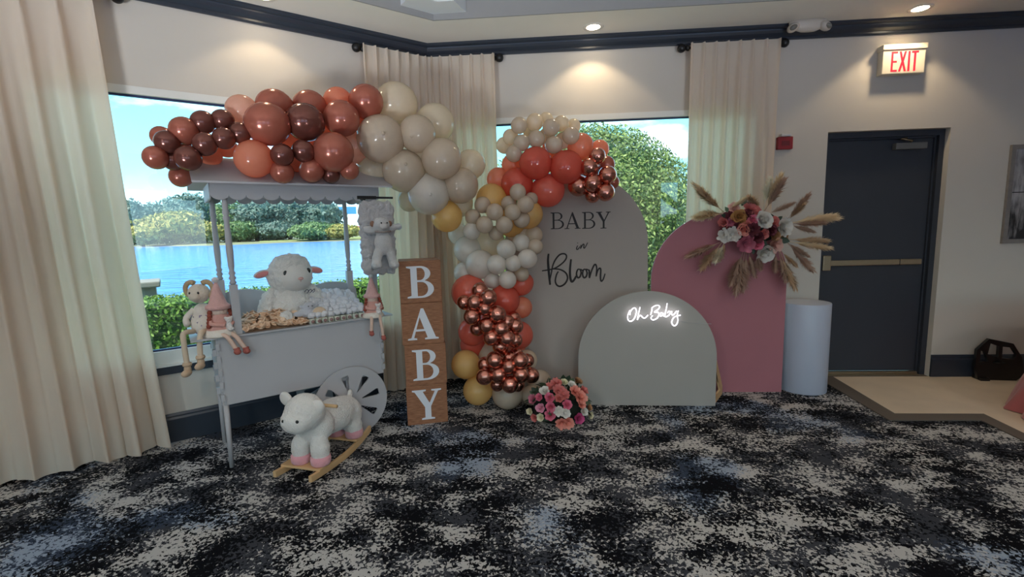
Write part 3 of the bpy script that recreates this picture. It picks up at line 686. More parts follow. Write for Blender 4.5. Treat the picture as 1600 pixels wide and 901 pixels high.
q = MB(); q.tube([(-.055, -.10, .288), (0, -.122, .283), (.055, -.1, .288)], .006, 8); q.build('ribbon', mat('taupe_ribbon', S(150, 138, 132), .7), mk)

# plush lamb in the cart
m_lamb = mat('white_lamb_plush', S(232, 228, 222), .95, bump=1.0, bscale=120, var=.06, vscale=30, sheen=.5)
m_face = mat('lamb_face_plush', S(226, 222, 216), .95, bump=.4, bscale=250, var=.04, sheen=.4)
m_pink = mat('pink_felt', S(232, 152, 150), .9, bump=.3, bscale=300); m_eye = mat('black_button', S(16, 14, 14), .15, var=0, coat=.5)
m_tan = mat('tan_sole_felt', S(214, 188, 160), .9, bump=.3, bscale=250)
t = thing('plush_lamb', 'large white plush lamb sitting on the cart tray', 'plush toy', CP(.475, .25, .842), AL + .1)
me = blob_mesh('body', [((0, 0, .11), (.155, .13, .125)), ((0, 0, .19), (.125, .105, .09)), ((0, -.01, .325), (.148, .135, .135)), ((0, -.03, .39), (.125, .10, .08)), ((-.165, -.02, .13), (.05, .06, .12), (0, .35, 0)), ((-.19, -.06, .05), (.045, .055, .06)), ((.165, -.02, .14), (.05, .06, .12), (0, -.35, 0)), ((.20, -.05, .06), (.045, .055, .06)), ((.095, -.16, .055), (.055, .09, .055), (0, 0, -.2)), ((-.10, -.15, .05), (.055, .08, .05), (0, 0, .2))], .010, 3, .012, 46)
lb = obj('body', me, m_lamb, t)
q = MB(); q.ell((.012, -.05, .315), (.122, .115, .108), nu=28, nv=18); q.build('face', m_face, t)
for sx in (-1, 1):
    q = MB(); q.ell((sx * .175, -.01, .345), (.055, .02, .026), (0, sx * .25, 0)); er = q.build('ear', m_face, t)
    q = MB(); q.ell((sx * .178, -.026, .343), (.045, .01, .018), (0, sx * .25, 0)); q.build('ear_lining', m_pink, er)
for ex_, ez in ((-.06, .345), (.088, .352)):
    q = MB(); q.ell((ex_, -.146 + abs(ex_ - .012) * .25, ez), (.015, .009, .02), nu=12, nv=8); q.build('eye', m_eye, t)
q = MB(); q.ell((.022, -.164, .306), (.018, .01, .011), nu=12, nv=8); q.build('nose', mat('pale_pink_thread', S(214, 172, 165), .8), t)
q = MB(); q.tube([(.022, -.162, .297), (.022, -.161, .283)], .0022, 6); q.build('mouth', mat('pale_pink_thread', S(214, 172, 165), .8), t)
q = MB(); q.ell((.10, -.245, .062), (.046, .012, .05), (0, 0, -.2)); q.build('sole', m_tan, t)
for hx in (-.205, .215):
    q = MB(); q.ell((hx, -.095, .028), (.036, .03, .03)); q.build('hoof', m_tan, t)
q = MB()
for k in range(3): q.tube(smooth_path([(.055 + .025 * k, -.112, .205), (.07 + .025 * k, -.12, .222), (.085 + .02 * k, -.112, .208), (.07 + .02 * k, -.115, .196)], 4), .0022, 6)
q.build('embroidery', mat('navy_thread', S(60, 66, 90), .8), t)
t = thing('plush_toy', 'small grey plush lamb lying in the large lamb\'s lap', 'plush toy', CP(.535, .075, .885), AL)
me = blob_mesh('body', [((0, 0, .03), (.06, .05, .035)), ((.01, -.02, .075), (.036, .034, .03)), ((-.06, -.03, .03), (.04, .02, .02)), ((.065, -.03, .035), (.04, .02, .02)), ((.055, -.02, .08), (.02, .01, .012)), ((-.035, -.02, .078), (.02, .01, .012))], .008, 3, .003, 50)
obj('body', me, mat('pale_grey_plush', S(205, 206, 214), .95, bump=.8, bscale=180, sheen=.5), t)
for ex_ in (-.002, .022):
    q = MB(); q.ell((ex_, -.052, .078), .004, nu=8, nv=6); q.build('eye', m_eye, t)

# heap of tan chips and the wrapped favours
m_chip = [mat('tan_chip_%d' % k, c, .75, bump=.2, bscale=120, var=.15, vscale=40) for k, c in enumerate((S(226, 190, 158), S(206, 162, 128), S(236, 206, 176)))]
q = MB(); q.lathe([(.001, -.0025), (.0175, -.0025), (.02, 0), (.0175, .0025), (.001, .0025)], n=10, smooth=False, cap=False); cm = q.mesh('wooden_chip'); cm.materials.append(None)
rnd = random.Random(4)
for k in range(290):
    xx = rnd.uniform(.145, .53); yy = -.012 + .30 * rnd.random() ** 1.5
    hgt = .018 + .085 * max(0, 1 - ((xx - .33) / .24) ** 2) * max(.15, min(1, (yy + .03) / .14))
    z = .845 + hgt * rnd.uniform(.8, 1.05)
    o = bpy.data.objects.new('wooden_chip', cm); COL.objects.link(o); P = CP(xx, yy, z); o.location = P
    o.rotation_euler = (rnd.uniform(-.75, .75), rnd.uniform(-.75, .75), rnd.uniform(0, 6)); sc_ = rnd.uniform(.75, 1.15); o.scale = (sc_, sc_ * rnd.uniform(.75, 1), 1)
    o.material_slots[0].link = 'OBJECT'; o.material_slots[0].material = rnd.choice(m_chip)
    tag(o, 'thin tan wooden chip in the heap on the cart tray', 'chip', 'tan chips heaped on the cart')
b = MB()
nx, ny = 22, 14
for j in range(ny + 1):
    for i in range(nx + 1):
        xx = .15 + .38 * i / nx; yy = .02 + .28 * j / ny
        b.v.append(tuple(CP(xx, yy, .842 + max(0, (.010 + .085 * max(0, 1 - ((xx - .33) / .24) ** 2) * max(.1, min(1, (yy + .03) / .14))) * .8 * (0 if i in (0, nx) or j in (0, ny) else 1)))))
b.f = [(j * (nx + 1) + i, j * (nx + 1) + i + 1, (j + 1) * (nx + 1) + i + 1, (j + 1) * (nx + 1) + i) for j in range(ny) for i in range(nx)]; b.sm = [True] * len(b.f)
tag(b.build('chip_heap', mat('chip_heap_brown', S(150, 112, 84), .9, bump=.6, bscale=60, var=.3, vscale=50)), 'inner mass of the heap of tan chips on the cart', 'chips', kind='stuff')
q = MB(); q.lathe([(.015, 0), (.0195, .002), (.0205, .03), (.0205, .036)], n=12); cup = q.mesh('cup'); cup.materials.append(mat('pale_green_cup', S(226, 228, 212), .35, var=.05, transl=.2))
frm = blob_mesh('frill', [((math.cos(a) * .012, math.sin(a) * .012, .04 + .006 * (k % 2)), (.009, .009, .013)) for k, a in enumerate(np.linspace(0, 2 * PI, 8)[:-1])] + [((0, 0, .048), (.012, .012, .012))], .005, 1, .003, 160); frm.materials.clear(); frm.materials.append(mat('white_tulle', S(236, 236, 240), .8, bump=.4, bscale=200, transl=.2))
q = MB(); q.lathe([(.001, 0), (.011, 0), (.012, .001), (.011, .003), (.001, .003)], n=12, cap=False); q.v = [(v[0], -v[2], v[1]) for v in q.v]; seal = q.mesh('seal'); seal.materials.append(mat('brown_seal', S(140, 108, 104), .5, var=.3, vscale=120))
cnt = 0
for j in range(7):
    for i in range(9):
        xx = .545 + i * .0415 + (.012 if j % 2 else 0); yy = .012 + j * .044
        if xx > .92 and j < 1: continue
        row = 'front row' if j == 0 else 'rows behind the front one'
        lab = ('%s from the chips, white frilled favour cup in the front row with brown seal' % ORD[i]) if j == 0 else 'white frilled favour cup, %s row from the front, %s from the chips' % (ORD[j], ORD[i])
        f = thing('favour_cup', lab, 'favour cup', CP(xx, yy, .842 + .011 * j), AL + rnd.uniform(-.2, .2), 'favour cups on the cart tray')
        obj('cup', cup, None, f); fr = obj('frill', frm, None, f, None, rnd.uniform(0, 6)); s_ = rnd.uniform(1.25, 1.6); fr.scale = (s_, s_, s_ * (1 + .08 * j))
        if j == 0: sl = obj('seal', seal, None, f, (0, -.0195, .018)); sl.rotation_euler = (-.08, 0, 0)

# dolls sitting on the cart
m_hat = mat('pink_knit', S(224, 176, 170), .9, bump=.7, bscale=160, var=.12, vscale=60); m_skin = mat('doll_cloth_skin', S(232, 206, 190), .9)
m_braid = mat('auburn_yarn', S(150, 74, 58), .9, bump=.8, bscale=120, var=.2, vscale=60); m_fluff = mat('white_fluff', S(236, 230, 226), .95, bump=1, bscale=150, sheen=.5)
m_dress = mat('dusty_pink_cloth', S(218, 164, 152), .9, bump=.4, bscale=150, var=.1); m_cream = mat('cream_cloth', S(230, 220, 208), .9, bump=.4, bscale=150, var=.08)
m_leg = mat('beige_stocking', S(222, 190, 172), .9, bump=.2, bscale=200); m_boot = mat('rust_boot', S(168, 92, 82), .8, bump=.4, bscale=100)
def gnome(label, P, rz, s, legs, tilt=0):
    t = thing('gnome_doll', label, 'doll', P, rz)
    def B(f, name, m, par=None): q = MB(); f(q); q.v = [(v[0] * s, v[1] * s, v[2] * s) for v in q.v]; return q.build(name, m, par or t)
    me = blob_mesh('dress', [((0, 0, .05), (.075, .065, .055)), ((0, -.005, .10), (.055, .048, .06))], .01, 3, .003, 40); me.transform(Matrix.Scale(s, 4)); obj('dress', me, m_dress, t)
    B(lambda q: q.lathe([(.088, 0), (.092, .006), (.075, .04), (.06, .045)], n=24), 'skirt_hem', m_cream)
    B(lambda q: q.ell((0, -.005, .155), (.048, .045, .042)), 'head', m_skin)
    B(lambda q: q.ell((0, -.05, .152), (.010, .009, .009)), 'nose', m_skin)
    h = B(lambda q: (q.lathe([(.058, .165), (.064, .172), (.062, .188), (.05, .20), (.034, .25), (.018, .30), (.006, .335)], n=20), q.lathe([(.060, .162), (.068, .168), (.068, .186), (.060, .192)], n=20)), 'hat', m_hat)
    B(lambda q: q.ell((0, 0, .342), (.02, .02, .018), fn=lambda d: 1 + .2 * mnoise.noise(d * 6)), 'pompom', m_fluff, h)
    for sx in (-1, 1):
        br = B(lambda q: [q.ell((sx * (.055 + .004 * k), -.02 - .003 * k, .15 - .02 * k), (.014, .014, .015), nu=10, nv=7) for k in range(5)], 'braid', m_braid)
    me = blob_mesh('toy', [((.03, -.06, .06), (.022, .02, .028)), ((.03, -.065, .10), (.02, .018, .018)), ((.012, -.062, .112), (.008, .006, .012)), ((.048, -.062, .112), (.008, .006, .012)), ((.03, -.085, .045), (.018, .018, .014))], .005, 3); me.transform(Matrix.Scale(s, 4)); obj('held_lamb', me, m_fluff, t)
    for sx, kn, ft in legs:
        lg = B(lambda q: q.tube(smooth_path([(sx * .03, -.05, .02), kn, ft], 6), [.013] * 13, 8), 'leg', m_leg)
        B(lambda q: (q.ell((ft[0], ft[1] - .01, ft[2] - .008), (.02, .026, .018)), q.lathe([(.017, 0), (.019, .006), (.017, .012)], (ft[0], ft[1], ft[2] + .004), 12)), 'boot', m_boot, lg)
    for sx in (-1, 1):
        B(lambda q: q.tube(smooth_path([(sx * .045, -.01, .12), (sx * .06, -.04, .085), (sx * .015 + .02, -.07, .07)], 5), .013, 8), 'arm', m_dress)
    return t
gnome('gnome doll in a pink hat, hugging a lamb toy, beside the ram doll', CP(.02, .05, .842), AL + .25, 1.0, [(-1, (.0, -.10, .0), (.035, -.125, -.085)), (1, (.05, -.105, -.01), (.085, -.13, -.09))])
gnome('small gnome doll with pink pointed hat under the hanging grey blanket', CP(.955, -.02, .842), AL - .1, .86, [(-1, (-.035, -.085, -.01), (-.045, -.09, -.115)), (1, (.035, -.085, -.01), (.05, -.09, -.165))])
t = thing('ram_doll', 'cream ram doll with curled horns and dangling legs at the cart end', 'doll', CP(-.055, .16, .842), AL - .55)
me = blob_mesh('body', [((0, 0, .07), (.075, .065, .08)), ((0, 0, .14), (.055, .05, .06))], .01, 3, .002, 40); obj('body', me, m_cream, t)
q = MB(); q.ell((0, -.02, .26), (.062, .06, .06)); q.ell((0, -.065, .245), (.034, .034, .028)); hd = q.build('head', mat('oat_plush', S(224, 210, 192), .95, bump=.7, bscale=150, sheen=.3), t)
for sx in (-1, 1):
    q = MB(); q.tube([(sx * .045 + sx * .035 * math.sin(a), -.015 + .0 * a, .275 + .045 * math.cos(a) + .01) for a in np.linspace(-.6, 4.6, 16)], [.017 - .0006 * i for i in range(16)], 10); q.build('horn', mat('tan_horn', S(190, 164, 128), .8, bump=.5, bscale=100), hd)
    q = MB(); q.ell((sx * .024, -.072, .268), (.007, .005, .009), nu=10, nv=6); q.build('eye', m_eye, hd)
    q = MB(); q.tube(smooth_path([(sx * .05, 0, .16), (sx * .085, -.03, .11), (sx * .06, -.07, .075)], 5), .018, 8); q.build('arm', m_cream, t)
    q = MB(); q.tube(smooth_path([(sx * .04, -.05, .03), (sx * .05, -.13, .035), (sx * .045, -.15, -.02), (sx * .04, -.15, -.12 - .04 * (sx < 0))], 5), .016, 8); lg = q.build('leg', mat('oat_stocking', S(216, 196, 172), .9, bump=.3, bscale=150), t)
    zb = -.14 - .04 * (sx < 0); q = MB(); q.lathe([(.022, .0), (.026, .01), (.022, .022)], (sx * .04, -.15, zb + .02), 12); q.ell((sx * .04, -.165, zb - .02), (.022, .042, .022)); q.ell((sx * .04, -.15, zb), (.02, .02, .03)); q.build('boot', mat('beige_boot', S(205, 178, 150), .9, bump=.4, bscale=120), lg)
dots = MB()
for k in range(26):
    a = rnd.uniform(-2.6, -.4); z = rnd.uniform(.02, .13); rr = .078 - max(0, z - .08) * .3
    dots.ell((rr * math.cos(a) * .98, rr * .87 * math.sin(a), z), .004, nu=6, nv=4)
do = dots.build('dress_dots', mat('lilac_dots', S(160, 140, 170), .8), t); do['kind'] = 'stuff'

# ---------------------------------------------------------------- rocking lamb (local: -y is the lamb's front, x image-right)
m_pine = mat('pine_wood', S(214, 176, 128), .55, bump=.15, bscale=60, var=.12, vscale=14)
m_pfoot = mat('pink_plush', S(236, 168, 176), .95, bump=.8, bscale=160, sheen=.4)
rk = thing('rocking_lamb', 'white plush rocking lamb with pink feet on wooden rockers', 'rocking toy', (-1.231, 2.931, 0), -.277)
for x in (-.125, .125):
    pts = []
    for k in range(15):
        y = -.325 + .63 * k / 14; z = .018 + .55 * (y + .02) ** 2 * (1.0 if y > 0 else .35)
        pts.append((y, z))
    b = MB(); n = len(pts); vs = []
    for xx in (x - .011, x + .011):
        vs += [(xx, y, z - .018) for y, z in pts] + [(xx, y, z + .022) for y, z in pts]
    F = []
    for i in range(n - 1):
        F += [(i, i + 1, n + i + 1, n + i), (2 * n + i + 1, 2 * n + i, 3 * n + i, 3 * n + i + 1), (n + i, n + i + 1, 3 * n + i + 1, 3 * n + i), (i + 1, i, 2 * n + i, 2 * n + i + 1)]
    F += [(0, n, 3 * n, 2 * n), (n - 1, 3 * n - 1, 4 * n - 1, 2 * n - 1)]
    b.add(vs, F); b.build('rocker', m_pine, rk, bevel=.005)
b = MB(); b.box(-.14, .14, -.255, -.165, .048, .062); b.build('foot_board', m_pine, rk, bevel=.003)
b = MB(); b.box(-.14, .14, .12, .21, .06, .074); b.build('foot_board', m_pine, rk, bevel=.003)
me = blob_mesh('body', [((.02, .06, .265), (.125, .20, .105)), ((.02, .18, .235), (.12, .10, .115)), ((.03, -.13, .28), (.12, .10, .11)),
   ((.035, -.215, .395), (.118, .112, .112)), ((.025, -.27, .365), (.098, .085, .078)),
   ((-.035, -.19, .155), (.056, .058, .09)), ((.098, -.185, .155), (.058, .058, .09)), ((-.05, .17, .15), (.055, .06, .085)), ((.09, .17, .15), (.055, .06, .085)),
   ((.02, .255, .345), (.018, .018, .03))], .010, 4, .0045, 60)
obj('body', me, m_lamb, rk)
for x, y, z0 in ((-.037, -.195, .062), (.1, -.19, .062), (-.05, .17, .074), (.09, .17, .074)):
    b = MB(); b.lathe([(.05, 0), (.058, .01), (.06, .03), (.058, .05), (.05, .055)], (x, y, z0), 20); b.build('foot', m_pfoot, rk)
for x, z, ry, yy in ((-.105, .46, .5, -.20), (.13, .435, -.9, -.225)):
    b = MB(); b.ell((x, yy, z), (.05, .018, .042), (0, ry, .25 if x > 0 else -.1)); b.build('ear', m_face, rk)
for x, y in ((-.008, -.342), (.078, -.333)):
    b = MB(); b.ell((x, y, .385), (.0105, .008, .0105), nu=12, nv=8); b.build('eye', m_eye, rk)
b = MB(); b.tube([(-.05, -.352, .33), (-.02, -.36, .326), (.01, -.357, .33)], .0025, 6); b.build('mouth', mat('grey_thread', S(170, 165, 160), .8), rk)
b = MB(); b.tube([(-.18, -.12, .405), (.19, -.12, .405)], .0105, 12); b.build('handle', m_pine, rk)

# ---------------------------------------------------------------- BABY blocks
def wood_material():
    m = bpy.data.materials.new('brown_wood_block'); m.use_nodes = True; t = m.node_tree; p = t.nodes['Principled BSDF']; p.inputs['Roughness'].default_value = .7
    tc = N(t, 'ShaderNodeTexCoord'); mp = N(t, 'ShaderNodeMapping'); mp.inputs['Scale'].default_value = (3, 3, 26); t.links.new(tc.outputs['Object'], mp.inputs[0])
    nz = N(t, 'ShaderNodeTexNoise'); nz.inputs['Scale'].default_value = 6; nz.inputs['Detail'].default_value = 6; t.links.new(mp.outputs[0], nz.inputs[0])
    cr = N(t, 'ShaderNodeValToRGB'); cr.color_ramp.elements[0].position = .3; cr.color_ramp.elements[1].position = .7; cr.color_ramp.elements[0].color = S(128, 82, 56); cr.color_ramp.elements[1].color = S(172, 120, 86)
    t.links.new(nz.outputs[0], cr.inputs[0]); t.links.new(cr.outputs[0], p.inputs['Base Color'])
    b = N(t, 'ShaderNodeBump'); b.inputs['Strength'].default_value = .25; b.inputs['Distance'].default_value = .004; t.links.new(nz.outputs[0], b.inputs['Height']); t.links.new(b.outputs[0], p.inputs['Normal']); return m
m_block = wood_material(); m_letter = mat('white_letter_paint', S(226, 228, 234), .6, var=.03)
bd = Vector((.293, .063, 0)).normalized(); brz = math.atan2(bd.y, bd.x)
def font_curve(cs, sx, sz): return [[(x * sx, z * sz) for x, z in c] for c in cs]
BL = [('B', -.809, 3.388, .925, 'topmost brown letter block, showing the upper white B', .02), ('A', -.808, 3.384, .616, 'brown letter block with the white A, second from the top', .0),
      ('B', -.800, 3.388, .308, 'brown letter block with the lower white B, third from the top', -.01), ('Y', -.806, 3.390, 0, 'brown letter block with the white Y at the bottom of the stack', 0)]
for ch, x, y, z, lab, dr in BL:
    t = thing('letter_block', lab, 'letter block', (x, y, z), brz + dr, 'stack of brown letter blocks')
    b = MB(); b.box(0, .30, 0, .30, 0, .307); b.build('block', m_block, t, bevel=.004)
    cs, w_ = glyph(ch); hh = .232; me = prism_mesh('letter', font_curve(cs, hh * 1.02, hh), .003); obj('letter', me, m_letter, t, (.15 - w_ * hh * .51, -.003, .036))

# ---------------------------------------------------------------- arches
def arch_outline(W, spring, n=40): return [[(-W / 2, 0), (W / 2, 0)] + arc(0, spring, W / 2, W / 2, 0, 180, n)]
m_bloom = mat('warm_grey_board', S(173, 162, 153), .75, bump=.05, bscale=300, var=.04, vscale=4)
m_pinkb = mat('dusty_pink_board', S(174, 111, 119), .7, bump=.05, bscale=300, var=.04, vscale=4)
m_small = mat('pale_grey_board', S(168, 163, 155), .7, bump=.05, bscale=300, var=.04, vscale=4)
m_ink = mat('black_ink', S(34, 28, 28), .6, var=0)
AO = .38
P0 = PR(1.289, AO)
bloom = thing('arch_panel', 'tall warm grey arch panel lettered BABY in Bloom', 'arch panel', P0, AR)
obj('board', prism_mesh('board', arch_outline(1.2, 1.29), .02), m_bloom, bloom)
obj('foot_brace', MB().box(-.35, -.31, .02, .24, 0, .03).box(.31, .35, .02, .24, 0, .03).box(-.35, -.31, .02, .045, .03, .8).box(.31, .35, .02, .045, .03, .8).mesh('foot_brace'), m_pine, bloom)
def to_bloom(px, py):
    s_, z_ = on_R(px, py, AO); return (s_ - 1.289, -.0015, z_)
# upright serif word
cx0 = 840; cy0 = 320; cs_ = 6.433
hx = [(132, 268, 'B'), (270, 432, 'A'), (447, 582, 'B'), (587, 735, 'Y')]
for x0, x1, ch in hx:
    cs, w_ = glyph(ch, False)
    yt, yb = 77 - (x0 - 132) * .014, 244 - (x0 - 132) * .012
    bl = Vector(to_bloom(cx0 + x0 / cs_, cy0 + yb / cs_)); br = Vector(to_bloom(cx0 + x1 / cs_, cy0 + yb / cs_)); tl = Vector(to_bloom(cx0 + x0 / cs_, cy0 + yt / cs_))
    wd = br.x - bl.x; hd_ = tl.z - bl.z
    me = prism_mesh('letter', font_curve(cs, wd / w_, hd_), .0015); obj('letter', me, m_ink, bloom, (bl.x, -.0015, bl.z))
def script(parent, name, strokes, mapf, wd, m, flat=(0, 1, 0)):
    q = MB()
    for st in strokes:
        w_ = wd
        if isinstance(st[0], (int, float)): w_ = st[0]; st = st[1:]
        p3 = smooth_path([mapf(*p) for p in st], 7); n = len(p3)
        q.tube(p3, [w_ * (.75 + .25 * math.sin(PI * i / max(1, n - 1))) for i in range(n)], 8, flat=flat)
    return q.build(name, m, parent)
mpb = lambda x, y: to_bloom(cx0 + x / cs_, cy0 + y / cs_)
script(bloom, 'script_word', [(0.0046, (403, 408), (393, 430), (393, 446), (408, 443), (424, 418)), (0.0043, (402, 379), (402, 385)), (0.0046, (437, 400), (431, 438), (445, 412), (459, 394), (467, 402), (463, 430), (476, 428), (503, 378))], mpb, .0032, m_ink)
script(bloom, 'script_word', [(0.0099, (110, 490), (105, 560), (111, 650), (119, 740), (126, 802)),
  (0.0065, (45, 662), (100, 653), (170, 637), (240, 592), (283, 545), (289, 508), (265, 490), (222, 500), (180, 548), (152, 610), (137, 690), (122, 760)),
  (0.0075, (140, 640), (225, 648), (283, 683), (301, 735), (275, 790), (228, 817), (192, 802), (178, 760), (190, 700), (208, 668)),
  (0.0101, (336, 545), (326, 640), (327, 720), (341, 768), (362, 758), (388, 715)),
  (0.0072, (432, 650), (405, 648), (391, 690), (402, 728), (425, 722), (437, 680), (430, 648), (455, 660)),
  (0.0072, (488, 648), (463, 650), (452, 690), (462, 727), (484, 724), (497, 685), (488, 648), (515, 655)),
  (0.0084, (518, 650), (522, 735)), (0.0070, (522, 735), (540, 668), (568, 605), (585, 602), (594, 640), (588, 718)),
  (0.0070, (588, 718), (604, 660), (622, 636), (634, 650), (632, 730), (640, 766), (660, 745), (678, 690))], mpb, .005, m_ink)
# pink arch
PO = .387
pk = thing('arch_panel', 'dusty pink arch panel with the pampas flowers at its corner', 'arch panel', PR(2.468, PO), AR)
obj('board', prism_mesh('board', arch_outline(1.10, .973), .02), m_pinkb, pk)
obj('foot_brace', MB().box(-.35, -.31, .02, .24, 0, .03).box(.31, .35, .02, .24, 0, .03).box(-.35, -.31, .02, .045, .03, .6).box(.31, .35, .02, .045, .03, .6).mesh('foot_brace'), m_pine, pk)
# small arch with the neon sign
sl, sr = on_floor(905, 632), on_floor(1117, 634); sd_ = (sr - sl).normalized(); srz = math.atan2(sd_.y, sd_.x); sn = Vector((sd_.y, -sd_.x, 0)); sm_ = (sl + sr) / 2
sa = thing('arch_panel', 'low pale grey arch panel at the front carrying the neon sign', 'arch panel', sm_, srz)
obj('board', prism_mesh('board', arch_outline(1.078, .39), .018), m_small, sa)
b = MB()
for x in (-.52,):
    b.box(x, x + .02, .02, .34, 0, .035); b.box(x, x + .02, .018, .045, .035, .42)
    b.tube([(x + .01, .32, .03), (x + .01, .035, .40)], .014, 4, smooth=False)
b.build('wood_brace', m_pine, sa)
me = prism_mesh('wood_foot', [[(0, 0), (.30, 0), (.30, .07), (.05, .36), (0, .36)], [(.04, .06), (.22, .06), (.05, .26)]], .016); obj('wood_foot', me, m_pine, sa, (.535, .02, 0), 1.05)
def to_small(px, py):
    P = on_plane(px, py, sl, sn); return ((P - sm_).dot(sd_), -.03, P.z)
mpn = lambda x, y: to_small(965 + x / 13.33, 460 + y / 13.33)
m_neon = mat('neon_white', (1, 1, 1, 1), .4, emit=(.9, .88, 1, 1), estr=1.4, var=0)
ns = thing('neon_sign', 'glowing white neon sign reading Oh Baby', 'neon sign', sm_, srz)
script(ns, 'neon_tube', [((245, 310), (206, 400), (200, 480), (225, 530), (275, 537), (330, 490), (368, 400), (375, 310), (345, 266), (300, 282), (258, 340), (246, 410)),
   ((455, 250), (425, 370), (398, 505), (430, 440), (470, 422), (520, 470), (560, 470), (618, 412)),
   ((705, 262), (690, 350), (670, 410)), ((690, 268), (760, 222), (830, 213), (857, 245), (820, 300), (752, 350), (820, 355), (842, 400), (810, 470), (740, 510), (695, 500), (680, 465), (715, 420)),
   ((925, 370), (882, 370), (860, 410), (885, 432), (920, 400), (930, 370), (935, 428), (965, 425)),
   ((1015, 170), (992, 300), (968, 430), (1010, 440), (1060, 400), (1076, 350), (1050, 330), (1022, 368)),
   ((1110, 330), (1104, 390), (1130, 412), (1180, 370), (1208, 322)), ((1243, 320), (1222, 420), (1236, 520), (1210, 600), (1160, 632), (1114, 590), (1120, 510), (1180, 442), (1292, 415))], mpn, .0046, m_neon, flat=None)
b = MB()
for x, y in ((240, 480), (420, 460), (740, 500), (1000, 300), (1160, 625)):
    p = Vector(mpn(x, y)); b.tube([p + Vector((0, .03, 0)), p], .003, 6)
b.build('standoff', mat('clear_standoff', S(220, 220, 225), .2), ns)
b = MB(); b.tube(smooth_path([Vector(mpn(1290, 540)) + Vector((0, .028, 0)), Vector(mpn(1450, 580)) + Vector((0, .028, 0)), Vector(mpn(1700, 600)) + Vector((0, .028, 0)), Vector(mpn(1950, 610)) + Vector((0, .028, 0))]), .002, 6); b.build('cable', mat('clear_cable', S(170, 168, 165), .4), ns)

# ---------------------------------------------------------------- plinth, wall fittings
b = MB(); b.lathe([(.182, 0), (.184, .004), (.184, .752), (.182, .757), (.150, .757), (.0, .757)], n=64, cap=False); b.add([(0, 0, .002)], [])
tag(b.build('cylinder_plinth', mat('satin_white_plinth', S(184, 190, 206), .4, var=.02), None, (2.492, 3.965, 0)), 'white cylindrical plinth standing between the pink arch and the door', 'plinth')

def rframe(name, label, cat, s_, z_, o=0): return thing(name, label, cat, PR(s_, o, z_), AR)
t = rframe('exit_sign', 'cream exit sign with red letters above the door', 'exit sign', 3.86, 2.634)
b = MB(); b.box(0, .335, -.07, 0, 0, .19); b.build('housing', mat('cream_plastic', S(226, 216, 196), .5, var=.03), t, bevel=.006)
b = MB(); b.box(-.008, .343, -.08, 0, .19, .232); b.build('top_cap', mat('cream_plastic', S(226, 216, 196), .5, var=.03), t, bevel=.004)
m_red = mat('red_exit_letter', S(225, 30, 45), .5, emit=S(235, 25, 50), estr=.6, var=0)
xx = .066
for ch in 'EXIT':
    cs, w_ = glyph(ch); me = prism_mesh('letter', font_curve(cs, .118, .158), .002); obj('letter', me, m_red, t, (xx, -.0715, .017)); xx += (w_ + .09) * .118
t = rframe('fire_alarm_strobe', 'small red fire alarm box with clear strobe lens beside the door', 'fire alarm', 3.06, 2.06)
b = MB(); b.box(0, .125, -.045, 0, 0, .105); b.build('box', mat('alarm_red', S(150, 26, 32), .45, var=.05), t, bevel=.006)
b = MB(); b.box(.02, .105, -.06, -.004, .105, .13); b.build('strobe_lens', mat('strobe_lens', S(210, 205, 200), .15, var=0, coat=.4), t, bevel=.008)
b = MB(); b.box(.03, .095, -.048, -.045, .03, .07); b.build('grille', mat('alarm_dark', S(110, 18, 24), .5), t)
t = rframe('emergency_light', 'white twin-head emergency light on the crown moulding', 'emergency light', 3.22, 2.985, .09)
b = MB(); b.lathe([(.001, 0), (.06, 0), (.125, .025), (.15, .06), (.15, .085), (.001, .085)], n=32, cap=False); b.v = [(v[0], v[1] * .3 - .03, v[2]) for v in b.v]; b.build('body', mat('cream_plastic2', S(205, 196, 184), .5, var=.05), t)
for sx in (-1, 1):
    b = MB(); b.ell((sx * .125, -.05, .03), (.05, .045, .034), (0, sx * .5, 0)); hd = b.build('lamp_head', mat('cream_plastic2', S(205, 196, 184), .5), t)
    b = MB(); b.ell((sx * .135, -.078, .022), (.032, .022, .02), (0, sx * .5, 0)); b.build('lens', mat('lamp_lens', S(120, 118, 112), .15, coat=.5), hd)
t = rframe('framed_picture', 'grey abstract picture in a weathered frame, cropped by the picture edge', 'picture', 4.985, 1.20)
W_, H_ = .75, .83
b = MB(); b.box(0, W_, -.025, 0, 0, .035); b.box(0, W_, -.025, 0, H_ - .035, H_); b.box(0, .035, -.025, 0, .035, H_ - .035); b.box(W_ - .035, W_, -.025, 0, .035, H_ - .035); b.build('frame', mat('weathered_frame', S(130, 124, 120), .6, bump=.3, bscale=80, var=.25, vscale=25), t)
